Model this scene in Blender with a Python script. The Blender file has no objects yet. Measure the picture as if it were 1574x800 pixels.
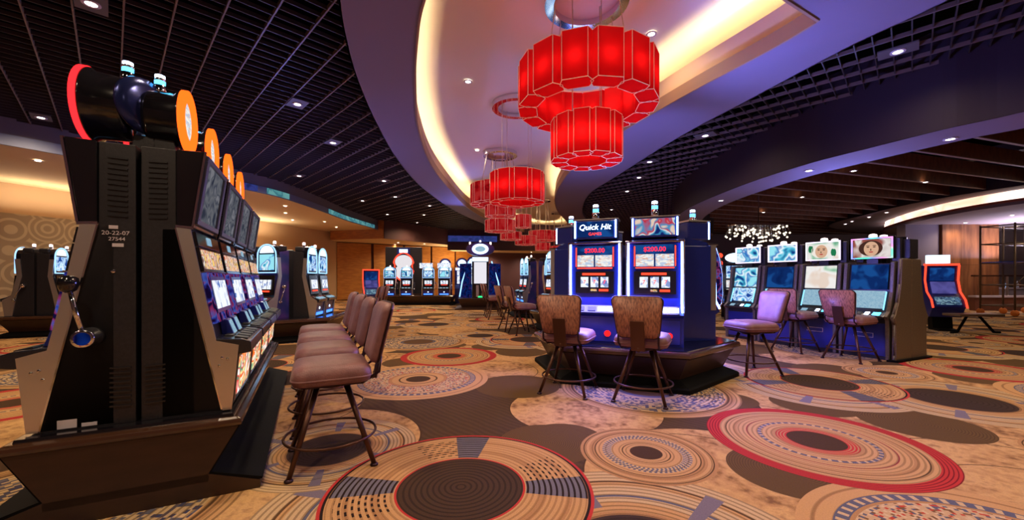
import bpy, bmesh, math, random
from mathutils import Vector, Matrix
from mathutils.geometry import tessellate_polygon

random.seed(7)
S = bpy.context.scene
COL = S.collection
PI = math.pi
CH = 1.35                                   # eye height

# ------------------------------------------------------------------ camera
cam_d = bpy.data.cameras.new('camera')
cam_d.sensor_width = 36.0
cam_d.lens = 36.0 * 615.0 / 1574.0
cam_d.shift_y = 28.0 / 1574.0
cam_d.clip_end = 200
cam = bpy.data.objects.new('camera', cam_d)
COL.objects.link(cam)
cam.location = (0, 0, CH)
cam.rotation_euler = (PI / 2, 0, 0)
S.camera = cam

# ------------------------------------------------------------------ world and exposure
W = bpy.data.worlds.new('world')
S.world = W
W.use_nodes = True
W.node_tree.nodes['Background'].inputs[0].default_value = (0.35, 0.30, 0.42, 1)
W.node_tree.nodes['Background'].inputs[1].default_value = 0.15
S.view_settings.view_transform = 'Standard'
S.view_settings.look = 'None'
S.view_settings.gamma = 1
S.view_settings.use_curve_mapping = False
S.view_settings.exposure = 0.25
S.cycles.use_denoising = True
S.cycles.max_bounces = 7
S.cycles.sample_clamp_indirect = 4.0
S.cycles.use_light_tree = True

SPOT_W = 150.0                               # power of one recessed lamp
COVE_E = 42.0                               # strength of the cove strip
POD_BLUE = 25.0                             # added blue light, aimed up from the middle of the pod


def aim_spot(name, loc, parent=None, power=SPOT_W, color=(1, .75, .50), size=2.75, blend=.8):
    d = bpy.data.lights.new(name, 'SPOT')
    d.energy = power
    d.color = color
    d.spot_size = size
    d.spot_blend = blend
    d.shadow_soft_size = .07
    o = bpy.data.objects.new(name, d)
    COL.objects.link(o)
    o.location = loc
    if parent:
        o.parent = parent
    return o


# ------------------------------------------------------------------ materials
def lin(c):
    return tuple(((x / 12.92) if x <= .04045 else ((x + .055) / 1.055) ** 2.4) for x in [v / 255. for v in c])


def mat(name, rgb, rough=.5, metal=0., emit=None, es=0., coat=0., noise=None, bump=0., bscale=40., spec=None):
    m = bpy.data.materials.new(name)
    m.use_nodes = True
    nt = m.node_tree
    b = nt.nodes['Principled BSDF']
    c = (*lin(rgb), 1)
    b.inputs['Base Color'].default_value = c
    b.inputs['Roughness'].default_value = rough
    b.inputs['Metallic'].default_value = metal
    if spec is not None:
        b.inputs['Specular IOR Level'].default_value = spec
    if coat:
        b.inputs['Coat Weight'].default_value = coat
        b.inputs['Coat Roughness'].default_value = .08
    if emit:
        b.inputs['Emission Color'].default_value = (*lin(emit), 1)
        b.inputs['Emission Strength'].default_value = es
    tc = None
    if noise:
        scale, rgb2, stretch = noise
        tc = nt.nodes.new('ShaderNodeTexCoord')
        mp = nt.nodes.new('ShaderNodeMapping')
        mp.inputs['Scale'].default_value = stretch
        nz = nt.nodes.new('ShaderNodeTexNoise')
        nz.inputs['Scale'].default_value = scale
        nz.inputs['Detail'].default_value = 4
        mx = nt.nodes.new('ShaderNodeMix')
        mx.data_type = 'RGBA'
        mx.inputs[6].default_value = c
        mx.inputs[7].default_value = (*lin(rgb2), 1)
        rp = nt.nodes.new('ShaderNodeValToRGB')
        rp.color_ramp.elements[0].position = .38
        rp.color_ramp.elements[1].position = .62
        nt.links.new(tc.outputs['Object'], mp.inputs[0])
        nt.links.new(mp.outputs[0], nz.inputs['Vector'])
        nt.links.new(nz.outputs['Fac'], rp.inputs[0])
        nt.links.new(rp.outputs[0], mx.inputs[0])
        nt.links.new(mx.outputs[2], b.inputs['Base Color'])
    if bump:
        tc = tc or nt.nodes.new('ShaderNodeTexCoord')
        n2 = nt.nodes.new('ShaderNodeTexNoise')
        n2.inputs['Scale'].default_value = bscale
        bp = nt.nodes.new('ShaderNodeBump')
        bp.inputs['Strength'].default_value = bump
        bp.inputs['Distance'].default_value = .01
        nt.links.new(tc.outputs['Object'], n2.inputs['Vector'])
        nt.links.new(n2.outputs['Fac'], bp.inputs['Height'])
        nt.links.new(bp.outputs[0], b.inputs['Normal'])
    return m


def glow(name, rgb, es):
    m = bpy.data.materials.new(name)
    m.use_nodes = True
    nt = m.node_tree
    nt.nodes.remove(nt.nodes['Principled BSDF'])
    e = nt.nodes.new('ShaderNodeEmission')
    e.inputs[0].default_value = (*lin(rgb), 1)
    e.inputs[1].default_value = es
    nt.links.new(e.outputs[0], nt.nodes['Material Output'].inputs[0])
    return m


def art(name, cols, scale=6., es=2., kind='noise', stretch=(1, 1, 1), const=False, distort=.5):
    """a screen or back-lit glass whose picture is a procedural pattern; every copy gets its own picture"""
    m = bpy.data.materials.new(name)
    m.use_nodes = True
    nt = m.node_tree
    nt.nodes.remove(nt.nodes['Principled BSDF'])
    tc = nt.nodes.new('ShaderNodeTexCoord')
    oi = nt.nodes.new('ShaderNodeObjectInfo')
    mp = nt.nodes.new('ShaderNodeMapping')
    mp.inputs['Scale'].default_value = stretch
    mu = nt.nodes.new('ShaderNodeMath')
    mu.operation = 'MULTIPLY'
    mu.inputs[1].default_value = 37.
    nt.links.new(oi.outputs['Random'], mu.inputs[0])
    nt.links.new(tc.outputs['Object'], mp.inputs[0])
    nt.links.new(mu.outputs[0], mp.inputs[1])
    if kind == 'noise':
        t = nt.nodes.new('ShaderNodeTexNoise')
        t.inputs['Scale'].default_value = scale
        t.inputs['Detail'].default_value = 1.2
        t.inputs['Distortion'].default_value = distort
        out = t.outputs['Fac']
        lo, hi = .3, .7
    else:
        t = nt.nodes.new('ShaderNodeTexVoronoi')
        t.inputs['Scale'].default_value = scale
        sp = nt.nodes.new('ShaderNodeSeparateColor')
        nt.links.new(t.outputs['Color'], sp.inputs[0])
        out = sp.outputs[0]
        lo, hi = 0., 1.
    nt.links.new(mp.outputs[0], t.inputs['Vector'])
    r = nt.nodes.new('ShaderNodeValToRGB')
    r.color_ramp.interpolation = 'CONSTANT' if const else 'LINEAR'
    els = r.color_ramp.elements
    n = len(cols)
    for i, c in enumerate(cols):
        p = lo + (hi - lo) * i / n
        if i < 2:
            e = els[i]
            e.position = p
        else:
            e = els.new(p)
        e.color = (*lin(c), 1)
    nt.links.new(out, r.inputs[0])
    e = nt.nodes.new('ShaderNodeEmission')
    nt.links.new(r.outputs[0], e.inputs[0])
    e.inputs[1].default_value = es * .62
    nt.links.new(e.outputs[0], nt.nodes['Material Output'].inputs[0])
    return m


M = {}
M['black'] = mat('black_laminate', (38, 35, 42), .42, noise=(60, (30, 28, 34), (1, 1, 1)), bump=.1, bscale=220)
M['gloss'] = mat('black_gloss', (22, 20, 26), .14, coat=.5)
M['dark'] = mat('dark_plastic', (30, 29, 34), .35)
M['grey'] = mat('grey_bezel', (72, 72, 84), .35)
M['silver'] = mat('brushed_steel', (222, 216, 214), .3, .9)
M['chrome'] = mat('chrome', (225, 225, 232), .08, 1.)
M['navy'] = mat('navy_panel', (26, 38, 122), .3, coat=.4)
M['deck'] = mat('button_deck', (34, 34, 44), .22, coat=.5)
M['basewood'] = mat('dark_base_laminate', (58, 36, 27), .4, noise=(5, (50, 31, 23), (1, 1, 3)))
M['kick'] = mat('black_kick_plate', (9, 8, 10), .7, spec=.12)
M['trimwood'] = mat('base_edge_trim', (70, 44, 30), .18, coat=.7)
M['leather'] = mat('plum_leather', (138, 92, 92), .42, noise=(9, (120, 78, 80), (1, 1, 1)), bump=.25, bscale=120)
M['grain'] = mat('striped_wood_veneer', (176, 116, 92), .4, noise=(9, (112, 68, 58), (11, 11, .04)))
M['bronze'] = mat('bronze_metal', (88, 58, 46), .35, .7)
M['frame'] = mat('dark_frame_metal', (60, 42, 50), .3, .8)
M['led'] = glow('blue_led', (120, 160, 255), 16.)
M['ledw'] = glow('white_led', (205, 222, 255), 5.)
M['ring'] = glow('orange_ring_light', (255, 82, 18), 2.6)
M['ringred'] = glow('red_ring_light', (255, 35, 40), 2.2)
M['red'] = glow('red_lamp', (255, 20, 20), 3.)
M['redled'] = glow('red_led_edge', (255, 62, 40), 2.)
M['cyan'] = glow('cyan_lamp', (70, 190, 255), 5.)
M['white'] = glow('white_lamp', (255, 246, 232), 12.)
M['reel'] = art('reel_strip', [(235, 240, 250), (235, 240, 250), (245, 250, 255), (90, 120, 190), (240, 245, 255)], 22, 1.5, 'vor')
M['slot_art'] = art('pay_glass_art', [(240, 190, 80), (255, 235, 200), (215, 90, 40), (250, 240, 225), (120, 60, 60), (255, 210, 120)], 16, 1.3)
M['fire_art'] = art('belly_glass_art', [(255, 245, 220), (255, 120, 30), (230, 40, 20), (255, 235, 160), (60, 140, 120), (230, 40, 30), (255, 250, 240)], 9, 1.6)
M['monitor'] = art('dim_monitor_art', [(70, 76, 96), (120, 124, 138), (150, 152, 160), (90, 96, 116), (170, 170, 180)], 9, .55, const=False)
M['cool_art'] = art('cool_game_art', [(20, 50, 120), (120, 200, 240), (230, 245, 255), (60, 130, 210), (200, 230, 250), (30, 70, 150)], 5.5, 1.5)
M['paytable'] = art('pay_table_art', [(250, 250, 245), (250, 248, 240), (225, 170, 150), (250, 250, 245), (190, 205, 230)], 30, 1.3, 'vor', (1, 1, 2.2))
M['burst'] = art('starburst_art', [(20, 40, 110), (60, 150, 200), (225, 235, 240), (200, 40, 60), (60, 150, 200), (240, 210, 190)], 7, 1.2)
M['face_art'] = art('portrait_game_art', [(90, 170, 130), (200, 225, 205), (240, 238, 232), (245, 242, 240), (235, 215, 200)], 3.2, 1.3)
M['face_art2'] = art('warm_portrait_art', [(60, 70, 120), (120, 140, 110), (215, 205, 200), (232, 225, 220), (150, 80, 70)], 3.4, 1.3)
M['teal_art'] = art('teal_game_art', [(20, 60, 130), (80, 190, 220), (235, 250, 255), (40, 110, 190), (150, 225, 240)], 4.5, 1.4)
M['bluescreen'] = art('dark_blue_screen', [(14, 40, 100), (18, 52, 120), (18, 52, 120), (30, 90, 170)], 5, .9, const=False)
M['touch'] = art('pale_touch_screen', [(150, 195, 225), (165, 208, 235), (185, 222, 242), (160, 205, 232)], 24, .95)
M['blueart'] = art('blue_cabinet_art', [(10, 16, 60), (20, 40, 130), (30, 70, 180), (12, 20, 80), (80, 60, 160)], 5, .35, const=False)
M['shimmer'] = art('violet_cabinet_art', [(30, 14, 60), (60, 60, 180), (90, 120, 230), (180, 60, 120), (30, 20, 80)], 12, .6)
M['label'] = mat('white_label', (205, 195, 205), .6)
M['gold'] = mat('gold_edge', (250, 222, 190), .4, .3, emit=(255, 200, 170), es=.15)
M['rod'] = mat('pale_rod', (230, 215, 190), .4, .3)


def shade_mat():
    m = bpy.data.materials.new('red_lamp_shade')
    m.use_nodes = True
    nt = m.node_tree
    nt.nodes.remove(nt.nodes['Principled BSDF'])
    d = nt.nodes.new('ShaderNodeBsdfDiffuse')
    d.inputs[0].default_value = (*lin((176, 22, 26)), 1)
    t = nt.nodes.new('ShaderNodeBsdfTranslucent')
    t.inputs[0].default_value = (*lin((232, 44, 50)), 1)
    mx = nt.nodes.new('ShaderNodeMixShader')
    mx.inputs[0].default_value = .6
    e = nt.nodes.new('ShaderNodeEmission')
    e.inputs[0].default_value = (*lin((235, 18, 30)), 1)
    e.inputs[1].default_value = .07
    ad = nt.nodes.new('ShaderNodeAddShader')
    nt.links.new(d.outputs[0], mx.inputs[1])
    nt.links.new(t.outputs[0], mx.inputs[2])
    nt.links.new(mx.outputs[0], ad.inputs[0])
    nt.links.new(e.outputs[0], ad.inputs[1])
    nt.links.new(ad.outputs[0], nt.nodes['Material Output'].inputs[0])
    return m


M['shade'] = shade_mat()
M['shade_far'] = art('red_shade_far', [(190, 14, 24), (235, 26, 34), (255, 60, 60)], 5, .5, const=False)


# ------------------------------------------------------------------ mesh builder
class MB:
    def __init__(self):
        self.v, self.f, self.mi, self.sm = [], [], [], []

    def add(self, vs, fs, mi=0, smooth=False, mx=None):
        o = len(self.v)
        self.v += [tuple(mx @ Vector(p)) if mx else tuple(p) for p in vs]
        for f in fs:
            self.f.append([i + o for i in f])
            self.mi.append(mi)
            self.sm.append(smooth)
        return self

    def box(self, x0, x1, y0, y1, z0, z1, mi=0, mx=None):
        vs = [(x, y, z) for z in (z0, z1) for x, y in ((x0, y0), (x1, y0), (x1, y1), (x0, y1))]
        return self.add(vs, [(3, 2, 1, 0), (4, 5, 6, 7), (0, 1, 5, 4), (1, 2, 6, 5), (2, 3, 7, 6), (3, 0, 4, 7)], mi, mx=mx)

    def prof(self, poly, x0, x1, mi=0, mx=None):
        """polygon of (y, z) extruded along x"""
        n = len(poly)
        vs = [(x0, y, z) for y, z in poly] + [(x1, y, z) for y, z in poly]
        a = sum(poly[i][0] * poly[(i + 1) % n][1] - poly[(i + 1) % n][0] * poly[i][1] for i in range(n))
        fs = [tuple(range(n))[::-1], tuple(range(n, 2 * n))]
        fs += [(i, (i + 1) % n, n + (i + 1) % n, n + i) for i in range(n)]
        if a < 0:
            fs = [f[::-1] for f in fs]
        return self.add(vs, fs, mi, mx=mx)

    def slab(self, poly, z0, z1, mi=0, mx=None):
        """polygon of (x, y) extruded along z"""
        n = len(poly)
        a = sum(poly[i][0] * poly[(i + 1) % n][1] - poly[(i + 1) % n][0] * poly[i][1] for i in range(n))
        if a < 0:
            poly = poly[::-1]
        vs = [(x, y, z0) for x, y in poly] + [(x, y, z1) for x, y in poly]
        fs = [tuple(range(n))[::-1], tuple(range(n, 2 * n))]
        fs += [(i, (i + 1) % n, n + (i + 1) % n, n + i) for i in range(n)]
        return self.add(vs, fs, mi, mx=mx)

    def panel(self, y0, z0, y1, z1, x0, x1, th=.01, off=0., mi=0):
        """slab lying on the slanted plane from bottom (y0,z0) to top (y1,z1), standing th proud"""
        dy, dz = y1 - y0, z1 - z0
        L = math.hypot(dy, dz)
        ny, nz = dz / L, -dy / L
        p = [(y0 + ny * off, z0 + nz * off), (y0 + ny * (off + th), z0 + nz * (off + th)),
             (y1 + ny * (off + th), z1 + nz * (off + th)), (y1 + ny * off, z1 + nz * off)]
        return self.prof(p, x0, x1, mi)

    def tube(self, pts, r, n=8, mi=0, closed=False, caps=True):
        pts = [Vector(p) for p in pts]
        rs = r if isinstance(r, (list, tuple)) else [r] * len(pts)
        m = len(pts)
        vs = []
        up = None
        for i, p in enumerate(pts):
            if closed:
                d = (pts[(i + 1) % m] - pts[i - 1]).normalized()
            else:
                d = (pts[min(i + 1, m - 1)] - pts[max(i - 1, 0)]).normalized()
            if up is None:
                up = d.orthogonal().normalized()
            else:
                up = (up - d * up.dot(d))
                up = up.normalized() if up.length > 1e-5 else d.orthogonal().normalized()
            w = d.cross(up)
            for k in range(n):
                a = 2 * PI * k / n
                vs.append(p + (up * math.cos(a) + w * math.sin(a)) * rs[i])
        fs = []
        for i in range(m if closed else m - 1):
            for k in range(n):
                a, b = i * n + k, i * n + (k + 1) % n
                c, d = ((i + 1) % m) * n + (k + 1) % n, ((i + 1) % m) * n + k
                fs.append((a, b, c, d))
        if caps and not closed:
            fs += [tuple(range(n))[::-1], tuple(range((m - 1) * n, m * n))]
        return self.add(vs, fs, mi, True)

    def lathe(self, prof, n=24, mi=0, mx=None, smooth=True):
        """(r, z) profile about z"""
        vs, fs = [], []
        for r, z in prof:
            for k in range(n):
                a = 2 * PI * k / n
                vs.append((r * math.cos(a), r * math.sin(a), z))
        for i in range(len(prof) - 1):
            for k in range(n):
                fs.append((i * n + k, i * n + (k + 1) % n, (i + 1) * n + (k + 1) % n, (i + 1) * n + k))
        fs += [tuple(range(n))[::-1], tuple(range((len(prof) - 1) * n, len(prof) * n))]
        return self.add(vs, fs, mi, smooth, mx)

    def ringband(self, r0, r1, z0, z1, n=32, mi=0, mx=None):
        vs, fs = [], []
        for r, z in ((r0, z0), (r1, z0), (r1, z1), (r0, z1)):
            for k in range(n):
                a = 2 * PI * k / n
                vs.append((r * math.cos(a), r * math.sin(a), z))
        for i in range(4):
            for k in range(n):
                fs.append((i * n + k, i * n + (k + 1) % n, ((i + 1) % 4) * n + (k + 1) % n, ((i + 1) % 4) * n + k))
        return self.add(vs, fs, mi, False, mx)

    def ball(self, c, r, mi=0, n=10):
        pr = [(max(.001, r * math.sin(PI * i / 6)), -r * math.cos(PI * i / 6)) for i in range(7)]
        return self.lathe(pr, n, mi, Matrix.Translation(c))

    def mesh(self, name, mats):
        me = bpy.data.meshes.new(name)
        me.from_pydata([tuple(p) for p in self.v], [], self.f)
        for m in (mats if isinstance(mats, (list, tuple)) else [mats]):
            me.materials.append(m)
        me.polygons.foreach_set('material_index', self.mi)
        me.polygons.foreach_set('use_smooth', self.sm)
        me.update()
        return me

    def build(self, name, mats, parent=None, bevel=0., seg=2, loc=None, sub=0):
        o = bpy.data.objects.new(name, self.mesh(name, mats))
        COL.objects.link(o)
        if parent:
            o.parent = parent
        if loc:
            o.location = loc
        if bevel:
            b = o.modifiers.new('bevel', 'BEVEL')
            b.width = bevel
            b.segments = seg
            b.limit_method = 'ANGLE'
        if sub:
            s = o.modifiers.new('sub', 'SUBSURF')
            s.levels = s.render_levels = sub
        return o


def tag(o, label=None, cat=None, group=None, kind=None):
    if label:
        o['label'] = label
    if cat:
        o['category'] = cat
    if group:
        o['group'] = group
    if kind:
        o['kind'] = kind
    return o


def empty(name, loc=(0, 0, 0), rz=0., label=None, cat=None, group=None, kind=None):
    o = bpy.data.objects.new(name, None)
    COL.objects.link(o)
    o.location = loc
    o.rotation_euler = (0, 0, rz)
    return tag(o, label, cat, group, kind)


def kids(o):
    return [c for c in list(COL.objects) if c.parent == o]


def copy_tree(o, parent=None, tree=None):
    if tree is None:
        tree = {}
        for c in COL.objects:
            if c.parent:
                tree.setdefault(c.parent.name, []).append(c)
    c = o.copy()
    COL.objects.link(c)
    c.parent = parent
    for ch in tree.get(o.name, []):
        copy_tree(ch, c, tree)
    return c


def text(name, body, size, m, parent, mxl, ext=.002):
    cu = bpy.data.curves.new(name, 'FONT')
    cu.body = body
    cu.size = size
    cu.extrude = ext
    cu.align_x = 'CENTER'
    cu.align_y = 'CENTER'
    cu.resolution_u = 3
    t = bpy.data.objects.new('tmp', cu)
    COL.objects.link(t)
    dg = bpy.context.evaluated_depsgraph_get()
    me = bpy.data.meshes.new_from_object(t.evaluated_get(dg))
    bpy.data.objects.remove(t)
    me.transform(mxl)
    me.materials.clear()
    me.materials.append(m)
    me.name = name
    o = bpy.data.objects.new(name, me)
    COL.objects.link(o)
    o.parent = parent
    return o


def face_mx(x, y, z, lean=0., off=0.):
    """text frame on a front that faces +y; lean = how far the top leans back (radians)"""
    up = Vector((0, -math.sin(lean), math.cos(lean)))
    nrm = Vector((0, math.cos(lean), math.sin(lean)))
    xx = Vector((-1, 0, 0))
    m = Matrix(((xx.x, up.x, nrm.x, x), (xx.y, up.y, nrm.y, y + nrm.y * off), (xx.z, up.z, nrm.z, z + nrm.z * off), (0, 0, 0, 1)))
    return m


def facing(nx, ny):
    return math.atan2(ny, nx) - PI / 2


ORD = ['first', 'second', 'third', 'fourth', 'fifth', 'sixth', 'seventh', 'eighth', 'ninth', 'tenth', 'eleventh', 'twelfth',
       'thirteenth', 'fourteenth', 'fifteenth', 'sixteenth', 'seventeenth', 'eighteenth', 'nineteenth', 'twentieth']


# ------------------------------------------------------------------ plan curves (metres; eye at 0,0)
def catmull(p, per=6, closed=False):
    out = []
    n = len(p)
    for i in range(n if closed else n - 1):
        a = p[(i - 1) % n] if closed or i > 0 else p[0]
        b = p[i]
        c = p[(i + 1) % n]
        d = p[(i + 2) % n] if closed or i + 2 < n else p[-1]
        for k in range(per):
            t = k / per
            out.append(tuple(.5 * (2 * b[j] + (c[j] - a[j]) * t + (2 * a[j] - 5 * b[j] + 4 * c[j] - d[j]) * t * t +
                                   (3 * b[j] - a[j] - 3 * c[j] + d[j]) * t ** 3) for j in (0, 1)))
    if not closed:
        out.append(tuple(p[-1]))
    return out


Z = lambda h: CH + h
H_GRID, H_SOF, H_COVE = 3.2, 3.1, 4.05
cove_out = catmull([(-1.25, 2.9), (-1.6, 3.61), (-1.93, 4.45), (-2.16, 5.18), (-2.41, 6.19), (-2.7, 7.85), (-3.0, 10.42), (-3.08, 13.82),
                    (-2.62, 18.51), (-1.71, 22.43), (-.7, 25.42), (.6, 28.6), (3, 30.4), (5, 28.5), (4.7, 25), (4.05, 21.8),
                    (3.26, 18.5), (2.86, 14.89), (3.2, 12.07), (3.66, 8.9), (4.12, 6.98), (4.51, 5.4), (4.87, 4.45), (5.1, 3.2), (4.3, 1.9),
                    (2.2, 1.3), (0, 1.7)], 5, True)
_in = catmull([(3.66, 4.81), (3.47, 5.4), (2.95, 6.62), (2.38, 8.18), (1.9, 9.8), (1.62, 12.07), (1.62, 15.2), (2.1, 18.51), (3.0, 22.0),
               (3.5, 25.5), (3.3, 28), (2.2, 28.4), (1.0, 27.2), (.12, 25.09), (-.7, 22.7), (-1.4, 20.5), (-1.95, 17.3), (-2.14, 14.2), (-2.19, 11.02),
               (-1.93, 8.36), (-1.53, 6.4), (-1.21, 5.18), (-.96, 4.45), (-.5, 3.61), (.3, 3.2), (1.6, 3.6), (3.04, 4.46)], 5)
cove_in = _in
left_edge = [(-15, 1), (-12.6, 4.6), (-10.24, 8.0), (-9.5, 9.35), (-8.13, 12.07), (-7.7, 13.7), (-7.66, 16.13), (-7.73, 18.57), (-7.45, 22.1)]
left_edge = catmull(left_edge, 5)
right_edge = catmull([(9.3, 0), (7.6, 3.4), (6.75, 5.28), (6.37, 5.91), (6.03, 6.75), (5.68, 7.7), (5.45, 9.24), (5.45, 11.6), (5.66, 13.3), (6.2, 15.4),
                      (7.6, 18.3), (9.4, 21.5), (10.5, 31)], 5)
right_far = catmull([(10.4, 0), (8.5, 4.2), (7.5, 5.86), (7.2, 6.3), (6.77, 7.39), (6.38, 8.84), (6.3, 11.2), (6.62, 13.3), (7.3, 15.4),
                     (8.8, 18.3), (10.6, 21.5), (11.6, 31)], 5)
bulk = [(-7.1, 22.2), (-4.25, 26.4), (-4.0, 31)]
grid_poly = left_edge + bulk + right_edge[::-1]


def inside(p, poly):
    x, y = p
    c = False
    n = len(poly)
    for i in range(n):
        x1, y1 = poly[i]
        x2, y2 = poly[(i + 1) % n]
        if (y1 > y) != (y2 > y) and x < (x2 - x1) * (y - y1) / (y2 - y1) + x1:
            c = not c
    return c


def clip(a, b, test, polys):
    ts = [0., 1.]
    for poly in polys:
        n = len(poly)
        for i in range(n):
            p, q = poly[i], poly[(i + 1) % n]
            rx, ry = b[0] - a[0], b[1] - a[1]
            sx, sy = q[0] - p[0], q[1] - p[1]
            den = rx * sy - ry * sx
            if abs(den) < 1e-9:
                continue
            t = ((p[0] - a[0]) * sy - (p[1] - a[1]) * sx) / den
            u = ((p[0] - a[0]) * ry - (p[1] - a[1]) * rx) / den
            if 0 < t < 1 and 0 <= u <= 1:
                ts.append(t)
    ts.sort()
    out = []
    for t0, t1 in zip(ts, ts[1:]):
        if t1 - t0 < 1e-4:
            continue
        m = (t0 + t1) / 2
        if test((a[0] + (b[0] - a[0]) * m, a[1] + (b[1] - a[1]) * m)):
            out.append(((a[0] + (b[0] - a[0]) * t0, a[1] + (b[1] - a[1]) * t0), (a[0] + (b[0] - a[0]) * t1, a[1] + (b[1] - a[1]) * t1)))
    return out


def fill(loops, z, flip=False):
    """flat sheet bounded by loops (the first outer, the others holes)"""
    mb = MB()
    vs = [[Vector((x, y, 0)) for x, y in lp] for lp in loops]
    tris = tessellate_polygon(vs)
    flat = [p for lp in loops for p in lp]
    mb.add([(x, y, z) for x, y in flat], [t if not flip else t[::-1] for t in tris])
    return mb


def wallstrip(pts, z0, z1, th=0., closed=False, mb=None, mi=0):
    """vertical sheet that follows a plan curve, th thick"""
    mb = mb or MB()
    n = len(pts)
    nr = []
    for i in range(n):
        a = pts[(i - 1) % n] if closed or i else pts[0]
        b = pts[(i + 1) % n] if closed or i < n - 1 else pts[-1]
        dx, dy = b[0] - a[0], b[1] - a[1]
        L = math.hypot(dx, dy) or 1
        nr.append((dy / L * th, -dx / L * th))
    vs = []
    for (x, y), (ax, ay) in zip(pts, nr):
        vs += [(x, y, z0), (x, y, z1), (x + ax, y + ay, z1), (x + ax, y + ay, z0)]
    fs = []
    for i in range(n if closed else n - 1):
        a, b = 4 * i, 4 * ((i + 1) % n)
        if th:
            for k in range(4):
                fs.append((a + k, a + (k + 1) % 4, b + (k + 1) % 4, b + k))
        else:
            fs.append((a, b, b + 1, a + 1))
    return mb.add(vs, fs, mi, True if not th else False)


def offset_loop(pts, d, closed=True):
    n = len(pts)
    out = []
    for i in range(n):
        a = pts[(i - 1) % n] if closed or i else pts[0]
        b = pts[(i + 1) % n] if closed or i < n - 1 else pts[-1]
        dx, dy = b[0] - a[0], b[1] - a[1]
        L = math.hypot(dx, dy) or 1
        out.append((pts[i][0] + dy / L * d, pts[i][1] - dx / L * d))
    return out


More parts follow.
